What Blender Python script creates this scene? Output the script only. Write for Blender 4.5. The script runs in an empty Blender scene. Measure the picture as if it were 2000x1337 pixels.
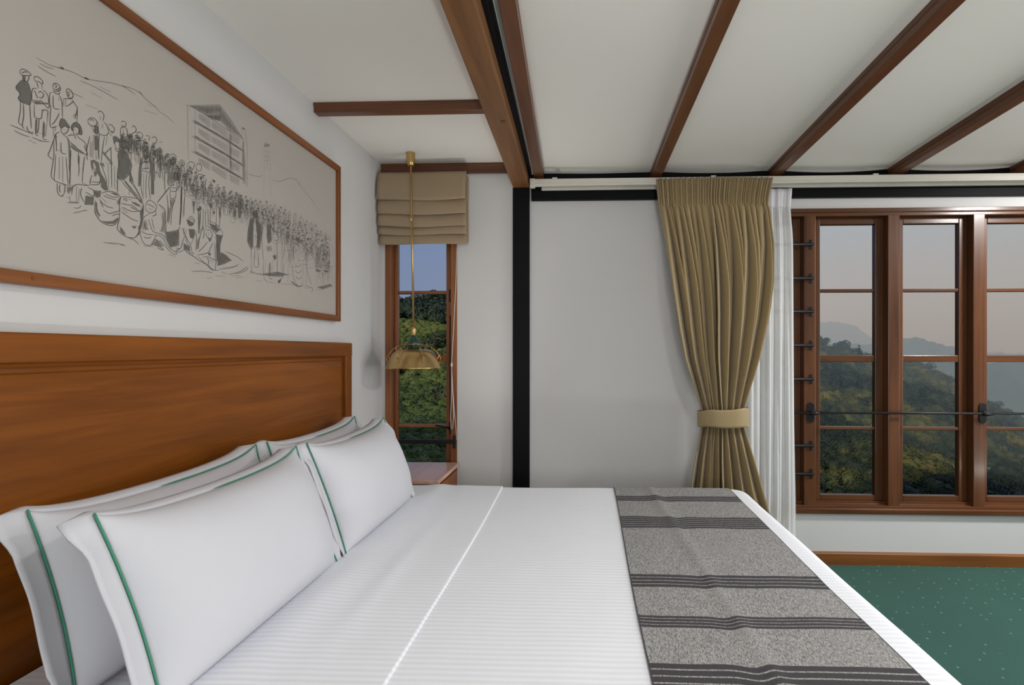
import bpy, math, random
import numpy as np
from mathutils import Vector, Matrix, noise as mnoise

# ------------------------------------------------------------------ camera, world, lights
SC = bpy.context.scene
COL = SC.collection
F = 1050.0                      # focal length in pixels of the 2000-wide frame
PX, PY = 1103.0, 684.0          # principal point in that frame
YAW = math.radians(2.2)
CAM = Vector((0.0, 0.0, 1.312))

cam_d = bpy.data.cameras.new('camera')
cam_d.sensor_width = 36.0
cam_d.lens = F / 2000.0 * 36.0
cam_d.shift_x = (1000.0 - PX) / 2000.0
cam_d.shift_y = (PY - 668.5) / 2000.0
cam_d.clip_start = 0.05
cam_d.clip_end = 9000.0
cam = bpy.data.objects.new('camera', cam_d)
cam.location = CAM
cam.rotation_euler = (math.pi / 2, 0.0, YAW)
COL.objects.link(cam)
SC.camera = cam

SC.view_settings.view_transform = 'Standard'
SC.view_settings.look = 'None'
SC.view_settings.gamma = 1.0
SC.view_settings.use_curve_mapping = False
SC.view_settings.exposure = 0.0
SC.cycles.max_bounces = 8
SC.cycles.diffuse_bounces = 4
SC.cycles.transparent_max_bounces = 16
SC.cycles.volume_bounces = 0
SC.cycles.sample_clamp_indirect = 6.0
SC.cycles.caustics_reflective = False
SC.cycles.caustics_refractive = False

# sky: clear blue on the left, pale warm haze to the right, one smooth gradient all round
world = bpy.data.worlds.new('sky')
SC.world = world
world.use_nodes = True
wn = world.node_tree.nodes
wl = world.node_tree.links
wn.clear()
w_out = wn.new('ShaderNodeOutputWorld')
w_bg = wn.new('ShaderNodeBackground')
w_tc = wn.new('ShaderNodeTexCoord')
w_sep = wn.new('ShaderNodeSeparateXYZ')
wl.new(w_tc.outputs['Generated'], w_sep.inputs[0])
w_az = wn.new('ShaderNodeMapRange')
w_az.inputs['From Min'].default_value = -0.45
w_az.inputs['From Max'].default_value = 0.65
w_az.interpolation_type = 'SMOOTHSTEP'
wl.new(w_sep.outputs['X'], w_az.inputs['Value'])
w_hor = wn.new('ShaderNodeMix'); w_hor.data_type = 'RGBA'
w_hor.inputs['A'].default_value = (0.25, 0.30, 0.44, 1)
w_hor.inputs['B'].default_value = (0.50, 0.455, 0.43, 1)
wl.new(w_az.outputs[0], w_hor.inputs['Factor'])
w_top = wn.new('ShaderNodeMix'); w_top.data_type = 'RGBA'
w_top.inputs['A'].default_value = (0.19, 0.27, 0.47, 1)
w_top.inputs['B'].default_value = (0.42, 0.54, 0.72, 1)
wl.new(w_az.outputs[0], w_top.inputs['Factor'])
w_el = wn.new('ShaderNodeMapRange')
w_el.inputs['From Min'].default_value = 0.02
w_el.inputs['From Max'].default_value = 0.30
w_el.interpolation_type = 'SMOOTHSTEP'
wl.new(w_sep.outputs['Z'], w_el.inputs['Value'])
w_mix = wn.new('ShaderNodeMix'); w_mix.data_type = 'RGBA'
wl.new(w_el.outputs[0], w_mix.inputs['Factor'])
wl.new(w_hor.outputs['Result'], w_mix.inputs['A'])
wl.new(w_top.outputs['Result'], w_mix.inputs['B'])
wl.new(w_mix.outputs['Result'], w_bg.inputs['Color'])
w_bg.inputs['Strength'].default_value = 0.88
wl.new(w_bg.outputs[0], w_out.inputs[0])

def lamp(name, kind, loc, rot, energy, color, **kw):
    d = bpy.data.lights.new(name, kind)
    d.energy = energy
    d.color = color
    for k, v in kw.items():
        setattr(d, k, v)
    o = bpy.data.objects.new(name, d)
    o.location = loc
    o.rotation_euler = rot
    COL.objects.link(o)
    return o

# the sun stands behind the house, low over the added hill there, and only reaches the slopes beyond
sun_dir = Vector((0.5, 0.8, -0.30)).normalized()
lamp('sun', 'SUN', (-30, -60, 60), sun_dir.to_track_quat('-Z', 'Y').to_euler(), 4.6, (1.0, 0.86, 0.64), angle=0.02)
# lamps added as fill daylight in unseen openings, behind the camera and at right
REAR_Y, RIGHT_X = -2.6, 3.55
P_REAR, P_RIGHT, P_UPA, P_UPB, P_UPC, P_CEA, P_CEB = 38.5, 11.5, 34, 6.5, 0.85, 16, 59
lamp('fill_daylight_rear', 'AREA', (0.25, REAR_Y - 0.12, 1.45), (math.radians(90), 0, 0), P_REAR, (0.95, 0.975, 1.0),
     shape='RECTANGLE', size=1.5, size_y=1.4)
lamp('fill_daylight_right', 'AREA', (RIGHT_X + 0.12, 1.85, 1.35), (math.radians(90), 0, math.radians(90)), P_RIGHT, (0.98, 0.985, 1.0),
     shape='RECTANGLE', size=2.3, size_y=1.7, spread=math.radians(85))

# ------------------------------------------------------------------ helpers
FWD = Vector((-math.sin(YAW), math.cos(YAW), 0))
RGT = Vector((math.cos(YAW), math.sin(YAW), 0))
UP = Vector((0, 0, 1))

def ray(px, py):
    return FWD + RGT * ((px - PX) / F) + UP * ((PY - py) / F)
def at_x(px, py, X):
    r = ray(px, py); return CAM + r * ((X - CAM.x) / r.x)
def at_y(px, py, Y):
    r = ray(px, py); return CAM + r * ((Y - CAM.y) / r.y)
def at_z(px, py, Z):
    r = ray(px, py); return CAM + r * ((Z - CAM.z) / r.z)

WLOC = {}

class MB:
    """collects faces in world coordinates, then builds them as one mesh object"""
    def __init__(self):
        self.v = []; self.f = []
    def add(self, verts, faces):
        n = len(self.v)
        self.v.extend([tuple(p) for p in verts])
        self.f.extend([tuple(i + n for i in q) for q in faces])
        return self
    def box(self, x0, x1, y0, y1, z0, z1):
        x0, x1 = min(x0, x1), max(x0, x1); y0, y1 = min(y0, y1), max(y0, y1); z0, z1 = min(z0, z1), max(z0, z1)
        vs = [(x0,y0,z0),(x1,y0,z0),(x1,y1,z0),(x0,y1,z0),(x0,y0,z1),(x1,y0,z1),(x1,y1,z1),(x0,y1,z1)]
        fs = [(3,2,1,0),(4,5,6,7),(0,1,5,4),(1,2,6,5),(2,3,7,6),(3,0,4,7)]
        return self.add(vs, fs)
    def prism(self, prof, axis, a0, a1):
        """closed 2D profile swept straight along an axis ('x': prof=(y,z), 'y': prof=(x,z), 'z': prof=(x,y))"""
        n = len(prof)
        def P(p, a):
            return {'x': (a, p[0], p[1]), 'y': (p[0], a, p[1]), 'z': (p[0], p[1], a)}[axis]
        vs = [P(p, a0) for p in prof] + [P(p, a1) for p in prof]
        fs = [(i, (i+1) % n, n + (i+1) % n, n + i) for i in range(n)]
        fs += [tuple(range(n))[::-1], tuple(range(n, 2*n))]
        return self.add(vs, fs)
    def tube(self, path, r, n=8, cap=True, closed=False):
        path = [Vector(p) for p in path]
        m = len(path)
        rs = r if hasattr(r, '__len__') else [r] * m
        vs = []; fs = []
        prev = None
        for i, p in enumerate(path):
            a = path[(i-1) % m] if (i > 0 or closed) else path[i]
            b = path[(i+1) % m] if (i < m-1 or closed) else path[i]
            t = (b - a).normalized()
            ref = Vector((0,0,1)) if abs(t.z) < 0.9 else Vector((0,1,0))
            if prev is not None: ref = prev
            u = (ref - t * ref.dot(t)).normalized(); w = t.cross(u)
            prev = u
            for k in range(n):
                an = 2*math.pi*k/n
                vs.append(p + (u*math.cos(an) + w*math.sin(an)) * rs[i])
        segs = m if closed else m-1
        for i in range(segs):
            j = (i+1) % m
            for k in range(n):
                k2 = (k+1) % n
                fs.append((i*n+k, i*n+k2, j*n+k2, j*n+k))
        if cap and not closed:
            fs.append(tuple(range(n))[::-1]); fs.append(tuple((m-1)*n+k for k in range(n)))
        return self.add(vs, fs)
    def lathe(self, prof, c, n=32, axis='z', closed=False):
        """prof: list of (radius, height) turned about the axis through c"""
        vs = []; fs = []
        m = len(prof)
        for (r, h) in prof:
            for k in range(n):
                a = 2*math.pi*k/n
                x, y = r*math.cos(a), r*math.sin(a)
                if axis == 'z': vs.append((c[0]+x, c[1]+y, c[2]+h))
                elif axis == 'y': vs.append((c[0]+x, c[1]+h, c[2]+y))
                else: vs.append((c[0]+h, c[1]+x, c[2]+y))
        for i in range(m if closed else m-1):
            j = (i+1) % m
            for k in range(n):
                k2 = (k+1) % n
                fs.append((i*n+k, i*n+k2, j*n+k2, j*n+k))
        if not closed:
            fs.append(tuple(range(n))[::-1]); fs.append(tuple((m-1)*n+k for k in range(n)))
        return self.add(vs, fs)
    def grid(self, fn, nu, nv, wrap_u=False):
        vs = []; fs = []
        for i in range(nu):
            for j in range(nv):
                vs.append(fn(i/(nu if wrap_u else nu-1), j/(nv-1)))
        for i in range(nu if wrap_u else nu-1):
            i2 = (i+1) % nu
            for j in range(nv-1):
                fs.append((i*nv+j, i2*nv+j, i2*nv+j+1, i*nv+j+1))
        return self.add(vs, fs)
    def build(self, name, mat, parent=None, smooth=False, bevel=0.0, solid=0.0, label=None, subsurf=0, origin=None):
        me = bpy.data.meshes.new(name)
        if parent is not None: o0 = WLOC[parent]
        elif origin is not None: o0 = Vector(origin)
        else:
            a = np.array(self.v); lo, hi = a.min(0), a.max(0)
            o0 = Vector(((lo[0]+hi[0])/2, (lo[1]+hi[1])/2, lo[2]))
        me.from_pydata([(p[0]-o0.x, p[1]-o0.y, p[2]-o0.z) for p in self.v], [], self.f)
        me.validate()
        o = bpy.data.objects.new(name, me)
        COL.objects.link(o)
        return finish(o, o0, mat, parent, smooth, bevel, solid, label, subsurf)

def finish(o, o0, mat, parent=None, smooth=False, bevel=0.0, solid=0.0, label=None, subsurf=0):
    me = o.data
    if mat is not None: me.materials.append(mat)
    if parent is not None: o.parent = parent
    else: o.location = o0
    WLOC[o] = Vector(o0)
    if smooth:
        me.polygons.foreach_set('use_smooth', [True]*len(me.polygons))
    if solid:
        m = o.modifiers.new('thickness', 'SOLIDIFY'); m.thickness = solid; m.offset = 0
    if subsurf:
        m = o.modifiers.new('smooth', 'SUBSURF'); m.levels = subsurf; m.render_levels = subsurf
    if bevel:
        m = o.modifiers.new('edge', 'BEVEL'); m.width = bevel; m.segments = 2; m.limit_method = 'ANGLE'
    if label: o['label'] = label
    return o

def empty(name, loc):
    o = bpy.data.objects.new(name, None)
    o.empty_display_size = 0.1
    o.location = loc
    COL.objects.link(o)
    WLOC[o] = Vector(loc)
    return o

def tag(o, label, cat, group=None, kind=None):
    o['label'] = label; o['category'] = cat
    if group: o['group'] = group
    if kind: o['kind'] = kind
    return o

def boxpart(name, dims, mat, parent=None, bevel=0.003, label=None):
    return MB().box(*dims).build(name, mat, parent, bevel=bevel, label=label)

# ------------------------------------------------------------------ materials
def new_mat(name):
    m = bpy.data.materials.new(name); m.use_nodes = True
    nt = m.node_tree
    b = nt.nodes['Principled BSDF']
    return m, nt, b, nt.nodes, nt.links

def srgb(r, g, b):
    f = lambda c: (c/255/12.92) if c/255 <= 0.04045 else ((c/255+0.055)/1.055)**2.4
    return (f(r), f(g), f(b), 1)

def plain(name, col, rough=0.6, metal=0.0, noise_amt=0.04, scale=30, bump=0.0, coat=0.0):
    m, nt, b, N, L = new_mat(name)
    tc = N.new('ShaderNodeTexCoord'); nz = N.new('ShaderNodeTexNoise')
    nz.inputs['Scale'].default_value = scale; nz.inputs['Detail'].default_value = 4
    L.new(tc.outputs['Object'], nz.inputs['Vector'])
    mx = N.new('ShaderNodeMix'); mx.data_type = 'RGBA'
    mx.inputs['A'].default_value = tuple(c*(1-noise_amt) for c in col[:3]) + (1,)
    mx.inputs['B'].default_value = tuple(min(1, c*(1+noise_amt)) for c in col[:3]) + (1,)
    L.new(nz.outputs['Fac'], mx.inputs['Factor'])
    L.new(mx.outputs['Result'], b.inputs['Base Color'])
    b.inputs['Roughness'].default_value = rough
    b.inputs['Metallic'].default_value = metal
    b.inputs['Coat Weight'].default_value = coat
    if bump:
        bp = N.new('ShaderNodeBump'); bp.inputs['Strength'].default_value = bump; bp.inputs['Distance'].default_value = 0.004
        L.new(nz.outputs['Fac'], bp.inputs['Height']); L.new(bp.outputs[0], b.inputs['Normal'])
    return m

def wood(name, dark, light, axis, rough=0.35, coat=0.3, scale=1.0, knots=False):
    m, nt, b, N, L = new_mat(name)
    tc = N.new('ShaderNodeTexCoord')
    oi = N.new('ShaderNodeObjectInfo')
    add = N.new('ShaderNodeVectorMath'); add.operation = 'ADD'
    mul = N.new('ShaderNodeVectorMath'); mul.operation = 'SCALE'
    cmb = N.new('ShaderNodeCombineXYZ')
    for k in range(3): L.new(oi.outputs['Random'], cmb.inputs[k])
    L.new(cmb.outputs[0], mul.inputs[0]); mul.inputs['Scale'].default_value = 7.0
    L.new(tc.outputs['Object'], add.inputs[0]); L.new(mul.outputs[0], add.inputs[1])
    mp = N.new('ShaderNodeMapping')
    s = [26*scale]*3; s['xyz'.index(axis)] = 1.3*scale
    mp.inputs['Scale'].default_value = s
    L.new(add.outputs[0], mp.inputs['Vector'])
    n1 = N.new('ShaderNodeTexNoise'); n1.inputs['Scale'].default_value = 1.0; n1.inputs['Detail'].default_value = 6
    n1.inputs['Roughness'].default_value = 0.6; n1.inputs['Distortion'].default_value = 0.6
    L.new(mp.outputs[0], n1.inputs['Vector'])
    mp2 = N.new('ShaderNodeMapping')
    s2 = [3.5*scale]*3; s2['xyz'.index(axis)] = 0.5*scale
    mp2.inputs['Scale'].default_value = s2
    L.new(add.outputs[0], mp2.inputs['Vector'])
    n2 = N.new('ShaderNodeTexNoise'); n2.inputs['Scale'].default_value = 1.0; n2.inputs['Detail'].default_value = 3
    n2.inputs['Distortion'].default_value = 1.2
    L.new(mp2.outputs[0], n2.inputs['Vector'])
    ma = N.new('ShaderNodeMath'); ma.operation = 'MULTIPLY_ADD'
    L.new(n1.outputs['Fac'], ma.inputs[0]); ma.inputs[1].default_value = 0.55
    mb_ = N.new('ShaderNodeMath'); mb_.operation = 'MULTIPLY'
    L.new(n2.outputs['Fac'], mb_.inputs[0]); mb_.inputs[1].default_value = 0.45
    L.new(mb_.outputs[0], ma.inputs[2])
    rp = N.new('ShaderNodeValToRGB')
    rp.color_ramp.elements[0].position = 0.33; rp.color_ramp.elements[0].color = dark
    rp.color_ramp.elements[1].position = 0.66; rp.color_ramp.elements[1].color = light
    L.new(ma.outputs[0], rp.inputs[0])
    last = rp.outputs[0]
    if knots:
        vo = N.new('ShaderNodeTexVoronoi'); vo.inputs['Scale'].default_value = 1.0
        mp3 = N.new('ShaderNodeMapping'); s3 = [4.0]*3; s3['xyz'.index(axis)] = 2.0
        mp3.inputs['Scale'].default_value = s3
        L.new(add.outputs[0], mp3.inputs['Vector']); L.new(mp3.outputs[0], vo.inputs['Vector'])
        mr = N.new('ShaderNodeMapRange'); mr.inputs['From Min'].default_value = 0.03; mr.inputs['From Max'].default_value = 0.10
        L.new(vo.outputs['Distance'], mr.inputs['Value'])
        mk = N.new('ShaderNodeMix'); mk.data_type = 'RGBA'
        mk.inputs['A'].default_value = tuple(c*0.3 for c in dark[:3]) + (1,)
        L.new(mr.outputs[0], mk.inputs['Factor']); L.new(last, mk.inputs['B'])
        last = mk.outputs['Result']
    L.new(last, b.inputs['Base Color'])
    b.inputs['Roughness'].default_value = rough
    b.inputs['Coat Weight'].default_value = coat
    b.inputs['Coat Roughness'].default_value = 0.18
    b.inputs['Specular IOR Level'].default_value = 0.3
    bp = N.new('ShaderNodeBump'); bp.inputs['Strength'].default_value = 0.12; bp.inputs['Distance'].default_value = 0.002
    L.new(n1.outputs['Fac'], bp.inputs['Height']); L.new(bp.outputs[0], b.inputs['Normal'])
    return m

M = {}
M['wall'] = plain('wall_plaster', srgb(214, 213, 212), 0.85, noise_amt=0.02, scale=3, bump=0.15)
M['ceiling'] = plain('ceiling_paint', srgb(240, 237, 230), 0.85, noise_amt=0.015, scale=2)
M['black_steel'] = plain('black_steel_paint', srgb(8, 8, 11), 0.55, noise_amt=0.15, scale=40, bump=0.1)
M['black_steel'].node_tree.nodes['Principled BSDF'].inputs['Specular IOR Level'].default_value = 0.15
M['iron'] = plain('black_iron', srgb(24, 24, 27), 0.4, metal=0.3)
M['track'] = plain('cream_track_enamel', srgb(214, 210, 198), 0.4)
for ax in 'xyz':
    M['teak_' + ax] = wood('teak_' + ax, srgb(92, 46, 7), srgb(146, 83, 21), ax, 0.42, 0.08)
    M['frame_' + ax] = wood('window_timber_' + ax, srgb(64, 37, 20), srgb(108, 66, 38), ax, 0.36, 0.25)
    M['frame1_' + ax] = wood('narrow_window_timber_' + ax, srgb(108, 62, 34), srgb(160, 102, 62), ax, 0.36, 0.25)
    M['rafter_' + ax] = wood('rafter_timber_' + ax, srgb(74, 42, 26), srgb(116, 72, 44), ax, 0.4, 0.25)
M['beam'] = wood('old_beam_timber', srgb(92, 60, 34), srgb(146, 102, 62), 'y', 0.55, 0.08, 0.7)
M['skirting'] = wood('skirting_timber', srgb(104, 60, 26), srgb(150, 96, 48), 'x', 0.4, 0.2, 1.0, knots=True)
M['pictureframe_y'] = wood('picture_timber_y', srgb(102, 56, 24), srgb(140, 85, 45), 'y', 0.45, 0.15)
M['pictureframe_z'] = wood('picture_timber_z', srgb(102, 56, 24), srgb(140, 85, 45), 'z', 0.45, 0.15)
M['canvas'] = plain('drawing_paper', srgb(178, 172, 164), 0.8, noise_amt=0.03, scale=2)
M['ink'] = plain('ink', srgb(74, 70, 66), 0.9)
M['ink_wash'] = plain('ink_wash', srgb(108, 104, 98), 0.9)
M['brass'] = plain('brass', srgb(196, 166, 112), 0.28, metal=1.0, noise_amt=0.10, scale=14)
M['green_enamel'] = plain('green_enamel', srgb(16, 62, 50), 0.25, coat=0.4)
M['blind'] = plain('taupe_linen', srgb(158, 138, 112), 0.95, noise_amt=0.06, scale=160, bump=0.15)
M['cord'] = plain('white_cord', srgb(214, 210, 205), 0.8)
M['green_cord'] = plain('green_piping', srgb(58, 138, 108), 0.75, noise_amt=0.08, scale=200)
M['pillow'] = plain('pillow_cotton', srgb(207, 207, 213), 0.9, noise_amt=0.01, scale=12)
M['nightstand'] = wood('nightstand_reflection_timber', srgb(186, 142, 122), srgb(214, 176, 158), 'y', 0.3, 0.25, 0.6)  # tabletop only; its bright reflection is put into the timber colour

def mat_drape():
    m, nt, b, N, L = new_mat('olive_drape')
    tc = N.new('ShaderNodeTexCoord'); nz = N.new('ShaderNodeTexNoise'); nz.inputs['Scale'].default_value = 300
    L.new(tc.outputs['Object'], nz.inputs['Vector'])
    mx = N.new('ShaderNodeMix'); mx.data_type = 'RGBA'
    mx.inputs['A'].default_value = srgb(150, 129, 90); mx.inputs['B'].default_value = srgb(170, 149, 107)
    L.new(nz.outputs['Fac'], mx.inputs['Factor']); L.new(mx.outputs['Result'], b.inputs['Base Color'])
    b.inputs['Roughness'].default_value = 0.6
    b.inputs['Sheen Weight'].default_value = 0.25
    return m
M['drape'] = mat_drape()

def mat_sheer():
    m, nt, b, N, L = new_mat('white_sheer')
    out = N['Material Output']
    tr = N.new('ShaderNodeBsdfTransparent'); tl = N.new('ShaderNodeBsdfTranslucent'); df = N.new('ShaderNodeBsdfDiffuse')
    tl.inputs['Color'].default_value = (0.95, 0.95, 0.94, 1); df.inputs['Color'].default_value = (0.95, 0.95, 0.95, 1)
    m1 = N.new('ShaderNodeMixShader'); m1.inputs[0].default_value = 0.28
    L.new(df.outputs[0], m1.inputs[1]); L.new(tl.outputs[0], m1.inputs[2])
    m2 = N.new('ShaderNodeMixShader'); m2.inputs[0].default_value = 0.88
    L.new(tr.outputs[0], m2.inputs[1]); L.new(m1.outputs[0], m2.inputs[2])
    L.new(m2.outputs[0], out.inputs['Surface'])
    return m
M['sheer'] = mat_sheer()

def mat_glass():
    m, nt, b, N, L = new_mat('window_glass')
    out = N['Material Output']
    tr = N.new('ShaderNodeBsdfTransparent'); gl = N.new('ShaderNodeBsdfGlossy')
    tr.inputs['Color'].default_value = (0.97, 0.98, 0.98, 1); gl.inputs['Roughness'].default_value = 0.02; gl.inputs['Color'].default_value = (0.12, 0.12, 0.125, 1)
    fr = N.new('ShaderNodeFresnel'); fr.inputs['IOR'].default_value = 1.2
    mx = N.new('ShaderNodeMixShader')
    L.new(fr.outputs[0], mx.inputs[0]); L.new(tr.outputs[0], mx.inputs[1]); L.new(gl.outputs[0], mx.inputs[2])
    L.new(mx.outputs[0], out.inputs['Surface'])
    return m
M['glass'] = mat_glass()

def mat_duvet(name, c1, c2):
    m, nt, b, N, L = new_mat(name)
    tc = N.new('ShaderNodeTexCoord'); wv = N.new('ShaderNodeTexWave')
    wv.wave_type = 'BANDS'; wv.bands_direction = 'Y'; wv.wave_profile = 'SIN'
    wv.inputs['Scale'].default_value = 2*math.pi/20/0.021*1.0
    wv.inputs['Distortion'].default_value = 0.25; wv.inputs['Detail'].default_value = 1.0; wv.inputs['Detail Scale'].default_value = 0.4
    L.new(tc.outputs['Object'], wv.inputs['Vector'])
    mr = N.new('ShaderNodeMapRange'); mr.inputs['From Min'].default_value = 0.35; mr.inputs['From Max'].default_value = 0.65
    L.new(wv.outputs['Fac'], mr.inputs['Value'])
    mx = N.new('ShaderNodeMix'); mx.data_type = 'RGBA'
    mx.inputs['A'].default_value = c1; mx.inputs['B'].default_value = c2
    L.new(mr.outputs[0], mx.inputs['Factor']); L.new(mx.outputs['Result'], b.inputs['Base Color'])
    ro = N.new('ShaderNodeMapRange'); ro.inputs['To Min'].default_value = 0.85; ro.inputs['To Max'].default_value = 0.6
    L.new(mr.outputs[0], ro.inputs['Value']); L.new(ro.outputs[0], b.inputs['Roughness'])
    return m
M['duvet'] = mat_duvet('damask_stripe_cotton', srgb(234, 236, 243), srgb(244, 246, 252))

def mat_carpet():
    m, nt, b, N, L = new_mat('green_carpet')
    tc = N.new('ShaderNodeTexCoord')
    vo = N.new('ShaderNodeTexVoronoi'); vo.inputs['Scale'].default_value = 17; vo.inputs['Randomness'].default_value = 0.35
    L.new(tc.outputs['Object'], vo.inputs['Vector'])
    dot = N.new('ShaderNodeMapRange'); dot.inputs['From Min'].default_value = 0.105; dot.inputs['From Max'].default_value = 0.075
    L.new(vo.outputs['Distance'], dot.inputs['Value'])
    nz = N.new('ShaderNodeTexNoise'); nz.inputs['Scale'].default_value = 260; nz.inputs['Detail'].default_value = 2
    L.new(tc.outputs['Object'], nz.inputs['Vector'])
    nb = N.new('ShaderNodeTexNoise'); nb.inputs['Scale'].default_value = 2.2; nb.inputs['Detail'].default_value = 5
    L.new(tc.outputs['Object'], nb.inputs['Vector'])
    c1 = N.new('ShaderNodeMix'); c1.data_type = 'RGBA'
    c1.inputs['A'].default_value = srgb(18, 62, 55); c1.inputs['B'].default_value = srgb(44, 94, 81)
    ad = N.new('ShaderNodeMath'); ad.operation = 'MULTIPLY_ADD'; ad.inputs[1].default_value = 0.5
    L.new(nz.outputs['Fac'], ad.inputs[0]); ml = N.new('ShaderNodeMath'); ml.operation = 'MULTIPLY'; ml.inputs[1].default_value = 0.5
    L.new(nb.outputs['Fac'], ml.inputs[0]); L.new(ml.outputs[0], ad.inputs[2])
    L.new(ad.outputs[0], c1.inputs['Factor'])
    c2 = N.new('ShaderNodeMix'); c2.data_type = 'RGBA'
    L.new(dot.outputs[0], c2.inputs['Factor']); L.new(c1.outputs['Result'], c2.inputs['A'])
    c2.inputs['B'].default_value = srgb(104, 146, 130)
    L.new(c2.outputs['Result'], b.inputs['Base Color'])
    b.inputs['Roughness'].default_value = 0.95
    b.inputs['Sheen Weight'].default_value = 0.08
    bp = N.new('ShaderNodeBump'); bp.inputs['Strength'].default_value = 0.5; bp.inputs['Distance'].default_value = 0.004
    L.new(nz.outputs['Fac'], bp.inputs['Height']); L.new(bp.outputs[0], b.inputs['Normal'])
    return m
M['carpet'] = mat_carpet()

def mat_runner(bands, y_off):
    """grey slub weave with bands of dark stripes; bands = (y0, y1, number of dark lines) along the length"""
    m, nt, b, N, L = new_mat('grey_striped_weave')
    tc = N.new('ShaderNodeTexCoord'); sp = N.new('ShaderNodeSeparateXYZ')
    uv = N.new('ShaderNodeAttribute'); uv.attribute_name = 'run'
    L.new(uv.outputs['Vector'], sp.inputs[0])
    mp = N.new('ShaderNodeMapping'); mp.inputs['Scale'].default_value = (620, 110, 110)
    L.new(tc.outputs['Object'], mp.inputs['Vector'])
    nz = N.new('ShaderNodeTexNoise'); nz.inputs['Scale'].default_value = 1; nz.inputs['Detail'].default_value = 3
    L.new(mp.outputs[0], nz.inputs['Vector'])
    rp = N.new('ShaderNodeValToRGB')
    rp.color_ramp.elements[0].position = 0.36; rp.color_ramp.elements[0].color = srgb(98, 97, 97)
    rp.color_ramp.elements[1].position = 0.64; rp.color_ramp.elements[1].color = srgb(176, 175, 173)
    L.new(nz.outputs['Fac'], rp.inputs[0])
    tot = None
    for (y0, y1, n) in bands:
        t = N.new('ShaderNodeMapRange'); t.clamp = False
        t.inputs['From Min'].default_value = y0; t.inputs['From Max'].default_value = y1
        L.new(sp.outputs['Y'], t.inputs['Value'])
        a = N.new('ShaderNodeMath'); a.operation = 'GREATER_THAN'; a.inputs[1].default_value = 0.0; L.new(t.outputs[0], a.inputs[0])
        c = N.new('ShaderNodeMath'); c.operation = 'LESS_THAN'; c.inputs[1].default_value = 1.0; L.new(t.outputs[0], c.inputs[0])
        per = n - 0.22
        k = N.new('ShaderNodeMath'); k.operation = 'MULTIPLY'; k.inputs[1].default_value = per; L.new(t.outputs[0], k.inputs[0])
        fr = N.new('ShaderNodeMath'); fr.operation = 'FRACT'; L.new(k.outputs[0], fr.inputs[0])
        d = N.new('ShaderNodeMath'); d.operation = 'LESS_THAN'; d.inputs[1].default_value = 0.78; L.new(fr.outputs[0], d.inputs[0])
        x1 = N.new('ShaderNodeMath'); x1.operation = 'MULTIPLY'; L.new(a.outputs[0], x1.inputs[0]); L.new(c.outputs[0], x1.inputs[1])
        x2 = N.new('ShaderNodeMath'); x2.operation = 'MULTIPLY'; L.new(x1.outputs[0], x2.inputs[0]); L.new(d.outputs[0], x2.inputs[1])
        if tot is None: tot = x2
        else:
            s = N.new('ShaderNodeMath'); s.operation = 'ADD'; L.new(tot.outputs[0], s.inputs[0]); L.new(x2.outputs[0], s.inputs[1]); tot = s
    # selvedge lines along both long edges
    ed = N.new('ShaderNodeMath'); ed.operation = 'SUBTRACT'; ed.inputs[1].default_value = 0.5; L.new(sp.outputs['X'], ed.inputs[0])
    ab = N.new('ShaderNodeMath'); ab.operation = 'ABSOLUTE'; L.new(ed.outputs[0], ab.inputs[0])
    gt = N.new('ShaderNodeMath'); gt.operation = 'GREATER_THAN'; gt.inputs[1].default_value = 0.4945; L.new(ab.outputs[0], gt.inputs[0])
    mxm = N.new('ShaderNodeMath'); mxm.operation = 'MAXIMUM'; L.new(tot.outputs[0], mxm.inputs[0]); L.new(gt.outputs[0], mxm.inputs[1])
    dk = N.new('ShaderNodeMix'); dk.data_type = 'RGBA'
    dk.inputs['A'].default_value = srgb(48, 46, 50); dk.inputs['B'].default_value = srgb(72, 70, 73)
    L.new(nz.outputs['Fac'], dk.inputs['Factor'])
    mx = N.new('ShaderNodeMix'); mx.data_type = 'RGBA'
    L.new(mxm.outputs[0], mx.inputs['Factor']); L.new(rp.outputs[0], mx.inputs['A']); L.new(dk.outputs['Result'], mx.inputs['B'])
    L.new(mx.outputs['Result'], b.inputs['Base Color'])
    b.inputs['Roughness'].default_value = 0.95
    bp = N.new('ShaderNodeBump'); bp.inputs['Strength'].default_value = 0.4; bp.inputs['Distance'].default_value = 0.002
    L.new(nz.outputs['Fac'], bp.inputs['Height']); L.new(bp.outputs[0], b.inputs['Normal'])
    return m

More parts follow.
